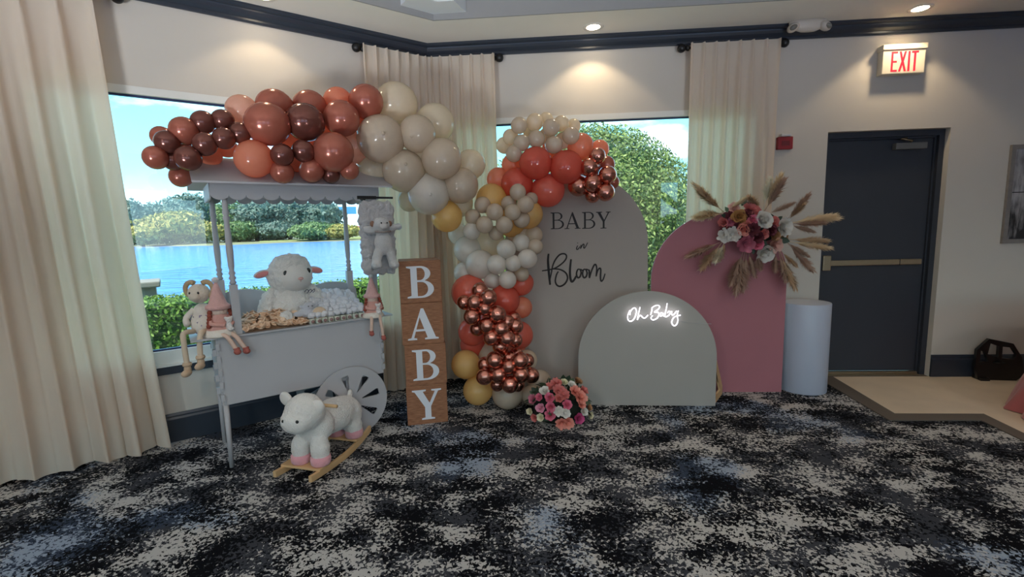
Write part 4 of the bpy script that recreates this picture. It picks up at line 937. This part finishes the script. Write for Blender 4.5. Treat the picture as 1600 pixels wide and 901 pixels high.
def art_material():
    m = bpy.data.materials.new('abstract_art'); m.use_nodes = True; t = m.node_tree; p = t.nodes['Principled BSDF']; p.inputs['Roughness'].default_value = .6
    tc = N(t, 'ShaderNodeTexCoord'); mp = N(t, 'ShaderNodeMapping'); mp.inputs['Scale'].default_value = (14, 1, 3); t.links.new(tc.outputs['Object'], mp.inputs[0])
    nz = N(t, 'ShaderNodeTexNoise'); nz.inputs['Scale'].default_value = 2.2; nz.inputs['Detail'].default_value = 5; t.links.new(mp.outputs[0], nz.inputs[0])
    sp = N(t, 'ShaderNodeSeparateXYZ'); t.links.new(tc.outputs['Object'], sp.inputs[0])
    mr = N(t, 'ShaderNodeMapRange'); mr.inputs[1].default_value = 0; mr.inputs[2].default_value = .45; mr.inputs[3].default_value = -.28; mr.inputs[4].default_value = .12; t.links.new(sp.outputs['Z'], mr.inputs[0])
    ad = N(t, 'ShaderNodeMath', operation='ADD'); t.links.new(nz.outputs[0], ad.inputs[0]); t.links.new(mr.outputs[0], ad.inputs[1])
    cr = N(t, 'ShaderNodeValToRGB'); cr.color_ramp.elements[0].position = .3; cr.color_ramp.elements[1].position = .7; cr.color_ramp.elements[0].color = S(34, 32, 34); cr.color_ramp.elements[1].color = S(176, 170, 170)
    t.links.new(ad.outputs[0], cr.inputs[0]); t.links.new(cr.outputs[0], p.inputs['Base Color']); return m
b = MB(); b.box(.03, W_ - .03, -.012, -.002, .03, H_ - .03); b.build('canvas', art_material(), t)
b = MB(); b.box(.03, W_ - .03, -.016, -.012, .43, .437); b.build('art_line', m_black, t)

# black floor stand
t = thing('floor_uplight_stand', 'black polygonal floor stand with cut-out webs against the baseboard', 'floor stand', PR(4.80, .085, .006), AR - .1)
hexo = [(.03, 0), (0, .13), (.0, .27), (.085, .37), (.27, .33), (.345, .21), (.375, .05), (.32, 0)]
h1 = [(.085, .235), (.168, .20), (.165, .305), (.098, .33)]; h2 = [(.195, .20), (.285, .19), (.302, .235), (.262, .295), (.192, .302)]; h3 = [(.03, .16), (.10, .165), (.062, .25), (.03, .265)]; h4 = [(.125, .155), (.25, .15), (.185, .18), (.15, .19)]
obj('frame', prism_mesh('frame', [hexo, h1, h2, h3, h4], .03), m_black, t, (0, -.02, 0)); b = MB(); b.box(.05, .30, .012, .055, .005, .14); b.build('body', m_black, t, bevel=.01)
b = MB(); b.box(.03, .10, -.05, .05, 0, .02); b.build('foot', m_black, t)

# pink table skirt at the right edge
t = thing('draped_table', 'table under a crumpled pink cloth, cropped by the right picture edge', 'table', (4.27, 2.95, .009))
nu, nv = 120, 16; vs = []
for j in range(nv + 1):
    v = j / nv; z = .76 * (1 - v); r_ = .52 + .20 * v ** 1.4
    for i in range(nu):
        a = 2 * PI * i / nu; k = r_ + (.01 + .025 * v) * math.sin(a * 13 + 1.5 * math.sin(v * 2)) * min(1, v * 3) + .02 * v * math.sin(a * 29 + 4 * v)
        vs.append((k * math.cos(a), k * math.sin(a), max(.001, z)))
fs = [(j * nu + i, j * nu + (i + 1) % nu, (j + 1) * nu + (i + 1) % nu, (j + 1) * nu + i) for j in range(nv) for i in range(nu)] + [tuple(range(nu))]
b = MB(); b.add(vs, fs, True); b.build('tablecloth', mat('pink_taffeta', S(184, 98, 96), .55, bump=.2, bscale=30, var=.1, sheen=.4), t)
b = MB(); b.lathe([(.001, .735), (.445, .735), (.445, .752), (.001, .752)], n=40, cap=False); b.build('table_top', m_pine, t)
b = MB(); b.lathe([(.2, 0), (.03, .03), (.03, .735)], n=20); b.build('pedestal', m_black, t)

# ---------------------------------------------------------------- balloons
def latex(name, col, transl, rough=.16, metal=0, spec=.6):
    return mat('balloon_' + name, col, rough, metal=metal, var=.05, vscale=6, spec=spec, transl=transl, coat=.25)
BM = {'rose': latex('rose', S(200, 118, 98), .3, .22, .3), 'mauve': latex('mauve', S(134, 80, 70), .18, .2, .5), 'orange': latex('orange', S(255, 172, 140), .55), 'peach': latex('peach', S(255, 206, 184), .55),
      'cream': latex('cream', S(244, 230, 208), .5), 'beige': latex('beige', S(226, 208, 186), .38), 'coral': latex('coral', S(246, 126, 104), .42), 'yellow': latex('yellow', S(255, 214, 142), .5),
      'copper': latex('copper', S(206, 138, 120), 0, .22, 1.0), 'white': latex('white', S(240, 232, 222), .42), 'dcoral': latex('dcoral', S(232, 102, 82), .34)}
CN_ = {'rose': 'rose-brown', 'mauve': 'dark mauve', 'orange': 'orange', 'peach': 'pale peach', 'cream': 'cream', 'beige': 'beige', 'coral': 'coral', 'yellow': 'yellow', 'copper': 'chrome copper', 'white': 'white', 'dcoral': 'deep coral'}
# cluster: (name, phrase, base depth function)
def cart_depth(px):     # vertical plane just over the cart roof front
    P = on_plane(px, 230, CP(0, .05), CY); return P.y
def mixd(px): 
    a = min(1, max(0, (px - 575) / 175)); return cart_depth(min(px, 590)) * (1 - a) + 3.66 * a
CL = {'tip': ('at the garland tip', cart_depth), 'roof': ('on the cart roof', cart_depth), 'pale': ('by the corner curtain', mixd),
      'crest': ('on top of the arch', lambda p: 3.86), 'top': ('over the lettered arch', lambda p: 3.84), 'side': ('in the bunch right of the coral ones', lambda p: 3.78),
      'upper': ('in the upper column', lambda p: 3.72), 'middle': ('in the middle column', lambda p: 3.72), 'chain': ('in the long column cluster', lambda p: 3.72), 'base': ('at the foot of the column', lambda p: 3.72), 'pom': ('in the round cluster near the floor', lambda p: 3.72)}
# x, y, radius px, colour, layer (0 front .. 3 back), knot facing the viewer
BALL = {'tip': [(243, 246, 17, 'rose', 1), (252, 213, 14.5, 'rose', 2), (261, 222, 17, 'mauve', 1), (287, 204, 20, 'rose', 1), (270, 251, 14, 'mauve', 1), (294, 247, 18.5, 'mauve', 0), (283, 275, 16, 'rose', 2), (317, 191, 17, 'mauve', 1), (348, 188, 16, 'mauve', 1), (320, 225, 17, 'mauve', 0), (350, 216, 16, 'mauve', 0), (375, 208, 15, 'mauve', 0), (329, 242, 16, 'orange', 2), (354, 230, 15, 'orange', 2), (299, 227, 15, 'rose', 2)],
 'roof': [(397, 248, 27.5, 'orange', 1), (378, 172, 22, 'peach', 2), (418, 194, 31.5, 'rose', 0), (430, 169, 27, 'rose', 2), (477, 191, 27.5, 'mauve', 0), (484, 168, 25, 'rose', 2), (528, 159, 21, 'orange', 2), (534, 185, 26, 'rose', 0), (572, 159, 25, 'rose', 1), (566, 183, 24, 'orange', 2), (521, 238, 29, 'rose', 0), (552, 230, 24, 'peach', 2), (441, 242, 16.5, 'mauve', 0), (474, 236, 16, 'mauve', 0), (441, 269, 16.5, 'rose', 1), (487, 266, 17.5, 'rose', 1), (517, 272, 13, 'mauve', 1), (546, 266, 13.5, 'rose', 0), (463, 249, 18, 'orange', 2), (455, 218, 26, 'orange', 3), (505, 214, 22, 'orange', 3)],
 'pale': [(585, 262, 25, 'cream', 2), (619, 162, 31, 'cream', 2), (680, 192, 28.5, 'cream', 2), (595, 217, 35, 'beige', 0, 1), (652, 209, 27.5, 'beige', 0, 1), (631, 267, 31.5, 'beige', 1, 1), (690, 248, 30, 'beige', 0), (735, 257, 22, 'cream', 2), (670, 303, 31, 'white', 1, 1), (720, 290, 26, 'beige', 1), (640, 312, 17, 'cream', 2), (718, 318, 20, 'cream', 2), (698, 338, 23, 'yellow', 2)],
 'crest': [(811, 196, 12, 'beige', 0), (835.5, 191, 12.5, 'cream', 1), (853, 187, 10.5, 'cream', 2), (861, 199, 12.5, 'beige', 0, 1), (877, 193, 11.5, 'cream', 1), (896, 197, 10.5, 'cream', 2), (798, 214, 11.5, 'cream', 1), (788, 227, 12, 'cream', 2), (838, 217, 12.5, 'beige', 0, 1), (815, 223, 12, 'beige', 0), (803, 240, 12, 'beige', 0, 1), (865.5, 226, 12.5, 'beige', 0), (892, 212, 12.5, 'beige', 0, 1), (854, 213, 12, 'cream', 2), (879, 220, 12, 'cream', 1), (829, 206, 11, 'cream', 2)],
 'top': [(837, 255, 24.5, 'dcoral', 0, 1), (885, 261, 25, 'dcoral', 0, 1), (907, 229, 20, 'orange', 1), (937, 233, 13.5, 'orange', 2), (801, 257, 16, 'orange', 2), (779, 280, 17.5, 'orange', 2), (808, 287, 24, 'dcoral', 1, 1), (856, 297, 25, 'coral', 1), (863, 232, 16, 'orange', 3)],
 'side': [(933, 244, 11, 'copper', 0), (921, 261, 12, 'copper', 0), (948, 257, 12, 'rose', 2), (949, 273, 12, 'copper', 0), (926, 285, 12, 'copper', 0), (957, 284, 10, 'rose', 2), (926, 305, 10, 'copper', 1), (946, 300, 12, 'copper', 0), (904, 290, 14, 'copper', 1), (937, 270, 10, 'mauve', 2)],
 'upper': [(768, 311, 23, 'yellow', 2, 1), (826, 335, 21, 'yellow', 2), (798, 346, 22, 'yellow', 3), (809, 300, 12, 'beige', 0), (754, 320, 12, 'beige', 1), (795, 318, 11.5, 'beige', 1), (821, 319, 12.5, 'beige', 0), (830, 311, 10, 'beige', 2), (773, 331, 12.5, 'beige', 0), (801, 331, 12, 'beige', 0), (739, 339, 11.5, 'beige', 1), (757, 351, 12.5, 'beige', 0), (788, 351, 12.5, 'beige', 0), (815, 343, 12, 'beige', 1), (737, 361, 12.5, 'white', 1), (775, 364, 10.5, 'beige', 1)],
 'middle': [(717, 366, 16, 'white', 3), (731, 390, 21, 'white', 2), (764, 378, 23, 'cream', 3), (750, 413, 22, 'white', 1, 1), (727, 426, 17, 'white', 2), (812, 364, 19, 'cream', 3), (791, 389, 14, 'white', 0), (814, 379, 13, 'white', 1), (836, 385, 11.5, 'beige', 1), (824, 404, 14, 'white', 0), (776, 413, 14.5, 'white', 0), (802, 411, 12, 'white', 0), (815, 428, 11, 'beige', 1), (769, 438, 12, 'white', 1), (793, 437, 13, 'white', 0), (834, 367, 13, 'cream', 3)],
 'base': [(733, 456, 26, 'coral', 1), (788, 468, 23, 'dcoral', 1), (814, 443, 18, 'coral', 2), (815, 480, 16, 'orange', 2), (738, 518, 21, 'coral', 2), (812, 523, 20, 'coral', 2), (739, 538, 19, 'coral', 3), (800, 541, 19, 'orange', 3), (766, 503, 22, 'coral', 3), (728, 569, 21.5, 'yellow', 1), (747, 609, 22, 'yellow', 1), (793, 614, 23.5, 'beige', 1), (823, 563, 16, 'cream', 2), (843, 596, 18, 'beige', 2), (830, 617, 14.5, 'beige', 1), (766, 553, 18, 'cream', 3)],
 'chain': [(750, 454, 11, 'copper', 1), (763, 465, 11.5, 'copper', 0), (726, 472, 10, 'copper', 1), (742, 472, 10.5, 'copper', 0), (758, 482, 9.5, 'copper', 0), (738, 494, 11.5, 'copper', 0), (777, 490, 11.5, 'copper', 0), (792, 502, 10, 'copper', 1), (803, 497, 9, 'copper', 2), (805, 509, 10.5, 'copper', 1), (761, 508, 11, 'copper', 0), (746, 513, 10, 'copper', 1), (783, 513, 10.5, 'copper', 0), (768, 527, 11, 'copper', 0), (792, 528, 11, 'copper', 0), (804, 531, 10, 'copper', 1), (782, 541, 10.5, 'copper', 1)],
 'pom': [(773, 562, 11, 'copper', 0), (758, 569, 10, 'copper', 1), (757, 588, 11, 'copper', 0), (779, 585, 11, 'copper', 0), (795, 572, 10.5, 'copper', 0), (796, 559, 10, 'copper', 1), (813, 563, 11, 'copper', 0), (824, 563, 9, 'copper', 2), (807, 553, 9, 'copper', 2), (814, 585, 11, 'copper', 0), (830, 586, 10.5, 'copper', 1), (777, 600, 9.5, 'copper', 1), (797, 600, 11.5, 'copper', 0), (809, 601, 9, 'copper', 2)]}
FRONT = {'chain': -.17, 'pom': -.19, 'upper': -.03, 'crest': -.02}
bl_ = []
for c, lst in BALL.items():
    for q in lst:
        Y = CL[c][1](q[0]) + FRONT.get(c, 0) + (q[4] - 1) * .085
        big = q[2] > 15
        if c == 'roof' and q[1] > 232: Y -= .15 if q[1] > 262 else .09      # these rest on the roof's front slope
        if c == 'upper' and big or c == 'middle' and big: Y += .04
        bl_.append(dict(c=c, x=q[0], y=q[1], r=q[2], col=q[3], lay=q[4], knot=len(q) > 5, Y=Y))
def place(q):
    d = ray(q['x'], q['y']); P = CAM + d * (q['Y'] / d.y); q['P'] = P; q['R'] = q['r'] / FPX * (P - CAM).dot(FW); return q
for q in bl_: place(q); q['Y0'] = q['Y']
for it in range(60):       # press neighbours apart along the line of sight
    for i, a in enumerate(bl_):
        for b2 in bl_[i + 1:]:
            if abs(a['x'] - b2['x']) > 70 or abs(a['y'] - b2['y']) > 70: continue
            dd = (a['P'] - b2['P']).length; need = .86 * (a['R'] + b2['R'])
            if dd < need:
                k = (need - dd) * .35
                fa, fb = (a, b2) if a['Y'] <= b2['Y'] else (b2, a)
                fa['Y'] -= k * .5; fb['Y'] += k * .5
    for q in bl_:
        q['Y'] += (q['Y0'] - q['Y']) * .06
        lim = {'tip': 9, 'roof': cart_depth(q['x']) + .30, 'pale': 3.95}.get(q['c'], 4.30 if q['c'] == 'crest' else 0)
        if q['c'] in ('top', 'side', 'upper', 'middle', 'base', 'chain', 'pom', 'crest'):
            wy = PR(max(.7, q['P'].x + .7), AO).y
            lim = wy - q['R'] - .01
        q['Y'] = min(q['Y'], lim); place(q)
def balloon_mesh():
    b = MB(); n, m_ = 24, 16
    b.ell((0, 0, 0), 1, nu=n, nv=m_)
    b.v = [(x * (1 - .06 * max(0, -z) ** 2), y * (1 - .06 * max(0, -z) ** 2), z * (1.04 if z > 0 else 1.10)) for x, y, z in b.v]; return b.mesh('balloon')
bmesh_ = balloon_mesh(); bmesh_.materials.append(None)
q = MB(); q.lathe([(.03, -1.09), (.055, -1.12), (.035, -1.15), (.075, -1.2), (.07, -1.21)], n=10); kmesh = q.mesh('knot'); kmesh.materials.append(None)
from collections import defaultdict
sets = defaultdict(list)
for q in bl_:
    size = 'large' if q['r'] > 22 else 'mid-sized' if q['r'] > 15.2 else 'small'
    q['size'] = size; sets[(q['c'], q['col'], size)].append(q)
for key, lst in sets.items():
    lst.sort(key=lambda q: q['x'])
    for i, q in enumerate(lst):
        base = '%s %s balloon %s' % (q['size'], CN_[q['col']], CL[q['c']][0])
        if len(lst) > 1:
            if len(lst) == 2: base = ('left' if i == 0 else 'right') + ' one of two ' + base.replace('balloon', 'balloons')
            else: base = base + ', ' + (ORD[i] + ' from the left' if i < len(lst) - 1 else 'farthest right')
        q['label'] = base
GR = {'tip': 'balloons of the garland over the cart', 'roof': 'balloons of the garland over the cart', 'pale': 'balloons of the garland over the cart'}
for q in bl_:
    t = thing('balloon', q['label'], 'balloon', q['P'], group=GR.get(q['c'], 'balloons of the column and the lettered arch'))
    R = q['R'] * (1.2 if q['col'] == 'copper' else 1.08 if q['r'] < 15 else 1.05)
    # knot points away from the viewer into the garland, or at the viewer where the photo shows it
    v = (CAM - q['P']).normalized()
    a = random.Random(int(q['x'] * 7 + q['y'])); jit = Vector((a.uniform(-1, 1), a.uniform(-1, 1), a.uniform(-1, 1)))
    dirn = (v + jit * .35).normalized() if q['knot'] else (-v * 1.0 + jit * .7).normalized()
    t.rotation_mode = 'QUATERNION'; t.rotation_quaternion = dirn.to_track_quat('-Z', 'Y')
    for nm, me in (('skin', bmesh_), ('knot', kmesh)):
        o = bpy.data.objects.new(nm, me); COL.objects.link(o); o.parent = t; o.scale = (R, R, R); o.material_slots[0].link = 'OBJECT'; o.material_slots[0].material = BM[q['col']]

# ---------------------------------------------------------------- flowers
def petal(b, base, out, up, w_, h_, curl):
    """cupped petal: 3x4 grid"""
    side = out.cross(up).normalized(); o = len(b.v)
    for j in range(4):
        v = j / 3; ww = w_ * math.sin(PI * (.18 + .62 * v)) ; c = base + up * (h_ * v) + out * (h_ * (.25 * v + curl * v * v))
        for i in (-1, 0, 1): b.v.append(tuple(c + side * (i * ww) - out * (abs(i) * ww * .45)))
    for j in range(3):
        for i in range(2): b.f.append((o + j * 3 + i, o + j * 3 + i + 1, o + j * 3 + i + 4, o + j * 3 + i + 3)); b.sm.append(True)
def flower_mesh(name, kind, seed):
    r_ = random.Random(seed); b = MB()
    if kind == 'rose':
        rings = [(3, .10, .5, .62, -.15), (4, .22, .55, .66, .0), (5, .38, .6, .62, .25), (6, .52, .6, .5, .6), (6, .6, .58, .35, .95)]
    else:
        rings = [(5, .1, .35, .75, .1), (7, .2, .35, .75, .3), (9, .35, .35, .65, .5), (10, .45, .35, .5, .8), (10, .5, .35, .3, 1.0)]
    for n, r0, w_, h_, cu in rings:
        ph = r_.uniform(0, 6)
        for k in range(n):
            a = ph + 2 * PI * k / n + r_.uniform(-.15, .15); out = Vector((math.cos(a), math.sin(a), 0)); up = Vector((0, 0, 1)) + out * r_.uniform(-.05, .1)
            petal(b, out * r0 * .6 + Vector((0, 0, -.25)), out, up.normalized(), w_ * r_.uniform(.85, 1.1), (h_ + .2) * r_.uniform(.85, 1.1), cu + r_.uniform(-.1, .1))
    b.ell((0, 0, -.2), (.45, .45, .3), nu=10, nv=6); me = b.mesh(name); me.materials.append(None); return me
FM = {'rose': [flower_mesh('rose', 'rose', k) for k in range(3)], 'ruff': [flower_mesh('ruffled_flower', 'ruff', k + 9) for k in range(3)]}
q = MB(); q.v = [(0, 0, 0), (.28, .35, .06), (.32, .6, .1), (.2, .85, .05), (0, 1.1, -.06), (-.2, .85, .05), (-.32, .6, .1), (-.28, .35, .06), (0, .35, -.02), (0, .6, 0), (0, .85, -.02)]
q.f = [(0, 1, 8), (0, 8, 7), (1, 2, 9, 8), (8, 9, 6, 7), (2, 3, 10, 9), (9, 10, 5, 6), (3, 4, 10), (10, 4, 5)]; q.sm = [True] * 8; leafm = q.mesh('leaf'); leafm.materials.append(None)
FC = {k: mat('petal_' + k, c, .7, var=.12, vscale=30, transl=.15) for k, c in dict(white=S(236, 230, 222), blush=S(236, 190, 176), peach=S(244, 164, 146), mustard=S(190, 140, 84), coral=S(222, 130, 124), pink=S(232, 124, 150), mauve=S(206, 120, 140), burg=S(112, 48, 58), tan=S(190, 142, 100), lpink=S(238, 168, 190), magenta=S(208, 84, 138), cream=S(236, 228, 196)).items()}
m_lf = mat('dark_leaf', S(44, 62, 44), .55, var=.2, vscale=20); m_lf2 = mat('sage_leaf', S(96, 112, 84), .6, var=.2, vscale=20)
def put_flower(parent, P, R, nrm, col, kind, k):
    o = bpy.data.objects.new('rose' if kind == 'rose' else 'ruffled_flower', FM[kind][k % 3]); COL.objects.link(o); o.parent = parent
    o.location = P; o.scale = (R, R, R); o.rotation_mode = 'QUATERNION'; o.rotation_quaternion = nrm.to_track_quat('Z', 'Y'); o.material_slots[0].link = 'OBJECT'; o.material_slots[0].material = FC[col]
def put_leaf(parent, P, L_, dirn, nrm, m):
    o = bpy.data.objects.new('leaf', leafm); COL.objects.link(o); o.parent = parent
    x = dirn.cross(nrm).normalized(); mm = Matrix((x, dirn.normalized(), x.cross(dirn.normalized()))).transposed().to_4x4(); mm.translation = P
    o.matrix_local = mm @ Matrix.Scale(L_, 4); o.material_slots[0].link = 'OBJECT'; o.material_slots[0].material = m
FLW = [(348, 190, 52, 'blush', 'rose'), (410, 290, 68, 'mustard', 'rose'), (230, 360, 54, 'coral', 'rose'), (320, 350, 44, 'mauve', 'rose'), (295, 285, 45, 'burg', 'ruff'), (250, 500, 70, 'white', 'ruff'), (340, 490, 72, 'white', 'ruff'), (545, 205, 62, 'coral', 'ruff'), (605, 232, 50, 'coral', 'ruff'), (515, 262, 48, 'burg', 'ruff'), (570, 328, 50, 'pink', 'rose'), (690, 325, 86, 'white', 'rose'), (815, 355, 54, 'coral', 'rose'), (920, 410, 86, 'white', 'ruff'), (460, 440, 62, 'peach', 'rose'), (505, 385, 42, 'coral', 'rose'), (565, 440, 62, 'burg', 'ruff'), (620, 520, 62, 'burg', 'rose'), (695, 490, 48, 'coral', 'rose'), (780, 450, 58, 'burg', 'rose'), (825, 510, 54, 'tan', 'rose'), (485, 600, 82, 'mauve', 'ruff'), (630, 610, 56, 'pink', 'rose'), (825, 612, 74, 'blush', 'ruff'), (705, 712, 90, 'white', 'rose'), (930, 540, 46, 'tan', 'rose'), (435, 355, 42, 'mustard', 'rose'), (515, 535, 48, 'mauve', 'ruff'), (240, 430, 40, 'burg', 'ruff'), (395, 400, 40, 'burg', 'ruff')]
fc0 = PR(2.73, PO + .02, 1.40); t = thing('pampas_arrangement', 'pampas grass and rose arrangement fixed on the pink arch', 'flower arrangement', fc0, AR)
def to_fa(px, py, o):
    P = on_plane(px, py, CN + NR * (PO + o), NR); v = P - fc0; return Vector((v.dot(ER), -v.dot(NR), v.z))
for k, (x, y, r_, col, kd) in enumerate(FLW):
    dx = (x - 570) / 420; dy = (y - 430) / 330; o = .05 + .10 * max(0, 1 - dx * dx - dy * dy)
    P = to_fa(1100 + x / 7.507, 300 + y / 7.507, o); nrm = Vector((dx * .55, -1, -dy * .55)).normalized(); put_flower(t, P, r_ / 7.507 / FPX * 4.0 * 1.25, nrm, col, kd, k)
for x, y, a, L_, m in ((440, 165, 1.2, .07, m_lf2), (285, 235, 2.2, .05, m_lf2), (715, 610, -.8, .075, m_lf), (870, 555, -.2, .08, m_lf), (845, 330, .6, .05, m_lf), (380, 400, 3.6, .06, m_lf), (560, 640, -1.4, .06, m_lf), (270, 290, 2.8, .05, m_lf), (640, 420, .3, .06, m_lf), (480, 180, 1.0, .06, m_lf), (720, 560, -1.9, .06, m_lf), (760, 420, .4, .06, m_lf)):
    put_leaf(t, to_fa(1100 + x / 7.507, 300 + y / 7.507, .09), L_, Vector((math.cos(a), -.25, math.sin(a))), Vector((0, -1, 0)), m)
b = MB(); b.ell((0, -.03, 0), (.2, .045, .13), nu=18, nv=10); b.build('foam_base', mat('floral_foam', S(52, 60, 44), .95, bump=.5, bscale=60), t)
def plume_mesh(seed):
    r_ = random.Random(seed); b = MB(); spine = [Vector((0.03 * math.sin(2 * k / 12) * (k / 12), .02 * (k / 12) ** 2, k / 12)) for k in range(13)]
    b.tube(spine, [.009 - .0006 * k for k in range(13)], 5)
    for k in range(460):
        u = r_.uniform(.30, 1.0); i = min(11, int(u * 12)); p = spine[i].lerp(spine[i + 1], u * 12 - i); a = r_.uniform(0, 6.28); wd = .26 * math.sin(PI * min(1, (u - .25) / .8)) ** .7 + .008
        out = Vector((math.cos(a), math.sin(a) * .6, 0)) * wd * r_.uniform(.4, 1); tip = p + out + Vector((0, 0, r_.uniform(.08, .24))); m_ = p.lerp(tip, .5) + Vector((0, 0, .012)); sd2 = Vector((-math.sin(a), math.cos(a), .2)) * .0095
        o = len(b.v); b.v += [tuple(p - sd2), tuple(p + sd2), tuple(m_ + sd2), tuple(m_ - sd2), tuple(tip)]; b.f += [(o, o + 1, o + 2, o + 3), (o + 3, o + 2, o + 4)]; b.sm += [True, True]
    me = b.mesh('plume'); me.materials.append(None); return me
PMS = [plume_mesh(k) for k in range(4)]
m_pl = [mat('pampas_%d' % k, c, .9, var=.2, vscale=8, transl=.25) for k, c in enumerate((S(214, 184, 150), S(238, 214, 178), S(196, 164, 144), S(242, 230, 210)))]
PLU = [(380, 300, 190, 130, 1), (375, 292, 215, 165, 0), (380, 300, 195, 330, 1), (375, 300, 235, 300, 0), (380, 280, 525, 203, 1), (610, 280, 535, 200, 0), (625, 275, 665, 92, 3), (632, 280, 735, 70, 1), (630, 290, 750, 100, 2), (645, 305, 805, 243, 2), (765, 350, 912, 195, 2), (775, 350, 880, 250, 0), (785, 362, 1080, 340, 1), (785, 362, 1060, 320, 1), (785, 368, 1000, 365, 2), (785, 368, 935, 418, 2), (775, 465, 1015, 480, 0), (778, 478, 1025, 522, 1), (778, 485, 925, 655, 2), (770, 480, 900, 570, 2), (740, 540, 825, 635, 0), (370, 475, 160, 572, 2), (365, 480, 240, 645, 0), (375, 485, 320, 605, 3), (385, 470, 345, 590, 0), (500, 535, 425, 735, 2), (510, 540, 450, 790, 2), (520, 540, 490, 770, 2), (530, 540, 560, 690, 2), (590, 560, 600, 655, 2), (705, 545, 700, 665, 2), (725, 550, 760, 720, 2), (735, 555, 812, 765, 0)]
for k, (x0, y0, x1, y1, c) in enumerate(PLU):
    a = to_fa(1040 + x0 / 4.096, 260 + y0 / 4.096, .055); e_ = to_fa(1040 + x1 / 4.096, 260 + y1 / 4.096, .09 + .03 * (k % 3)); d = e_ - a; L_ = d.length
    o = bpy.data.objects.new('pampas_plume', PMS[k % 4]); COL.objects.link(o); o.parent = t; o.location = a - d * .12; o.rotation_mode = 'QUATERNION'; o.rotation_quaternion = d.to_track_quat('Z', 'Y'); ww = max(.75, min(1.15, .3 / L_)) * L_ * 1.12; o.scale = (ww, ww, L_ * 1.12)
    o.material_slots[0].link = 'OBJECT'; o.material_slots[0].material = m_pl[c]
# bouquet on the floor
FB = [(620, 275, 58, 'coral', 'ruff'), (560, 305, 44, 'coral', 'ruff'), (702, 258, 42, 'cream', 'rose'), (785, 290, 44, 'white', 'rose'), (495, 352, 52, 'white', 'rose'), (550, 425, 54, 'pink', 'rose'), (650, 350, 62, 'coral', 'ruff'), (702, 392, 54, 'coral', 'ruff'), (435, 420, 42, 'pink', 'rose'), (370, 445, 50, 'mauve', 'ruff'), (450, 535, 48, 'lpink', 'rose'), (560, 525, 54, 'pink', 'rose'), (553, 610, 54, 'pink', 'rose'), (335, 572, 38, 'cream', 'rose'), (385, 640, 42, 'coral', 'rose'), (450, 635, 40, 'cream', 'rose'), (645, 570, 50, 'white', 'ruff'), (715, 585, 50, 'white', 'ruff'), (735, 500, 48, 'pink', 'rose'), (675, 700, 58, 'peach', 'ruff'), (745, 690, 58, 'peach', 'ruff'), (860, 645, 56, 'magenta', 'rose'), (822, 360, 58, 'peach', 'ruff'), (872, 420, 70, 'peach', 'ruff'), (910, 350, 48, 'coral', 'ruff'), (890, 495, 44, 'peach', 'ruff'), (915, 570, 46, 'white', 'rose'), (985, 615, 40, 'cream', 'rose'), (975, 530, 34, 'tan', 'rose'), (850, 250, 48, 'tan', 'ruff'), (650, 430, 44, 'coral', 'rose')]
bc = Vector((.325, 3.44, 0)); t = thing('floor_bouquet', 'mound of pink, coral and white flowers on the carpet by the balloon column', 'flower arrangement', bc)
def on_mound(px, py):
    d = ray(px, py); o = CAM - (bc + Vector((0, 0, .12))); S_ = Vector((1 / .25, 1 / .2, 1 / .19)); d2 = Vector((d.x * S_.x, d.y * S_.y, d.z * S_.z)); o2 = Vector((o.x * S_.x, o.y * S_.y, o.z * S_.z))
    A = d2.dot(d2); B = d2.dot(o2); Cc = o2.dot(o2) - 1; disc = B * B - A * Cc
    tt = (-B - math.sqrt(disc)) / A if disc > 0 else -B / A
    return CAM + d * tt - bc
for k, (x, y, r_, col, kd) in enumerate(FB):
    P = on_mound(780 + x / 6.933, 560 + y / 6.933); P.z = max(P.z, .03); nrm = (P - Vector((0, .05, .05))).normalized() + Vector((0, -.3, .1)); put_flower(t, P, r_ / 6.933 / FPX * 3.35 * 1.16, nrm.normalized(), col, kd, k)
rl = random.Random(12)
for k in range(46):
    a = rl.uniform(0, 2 * PI); ph = rl.uniform(-.1, 1.2); n_ = Vector((math.cos(a) * math.cos(ph), math.sin(a) * math.cos(ph), math.sin(ph))); P = Vector((n_.x * .2, n_.y * .16, max(.015, .10 + n_.z * .15)))
    dn = (n_ + Vector((rl.uniform(-.6, .6), rl.uniform(-.6, .6), rl.uniform(-.5, .3)))).normalized(); P2 = P + dn * .09
    if P2.z < .005: dn.z = abs(dn.z)
    put_leaf(t, P, rl.uniform(.06, .09), dn, Vector((n_.x, n_.y, n_.z + .01)), m_lf if k % 4 else m_lf2)
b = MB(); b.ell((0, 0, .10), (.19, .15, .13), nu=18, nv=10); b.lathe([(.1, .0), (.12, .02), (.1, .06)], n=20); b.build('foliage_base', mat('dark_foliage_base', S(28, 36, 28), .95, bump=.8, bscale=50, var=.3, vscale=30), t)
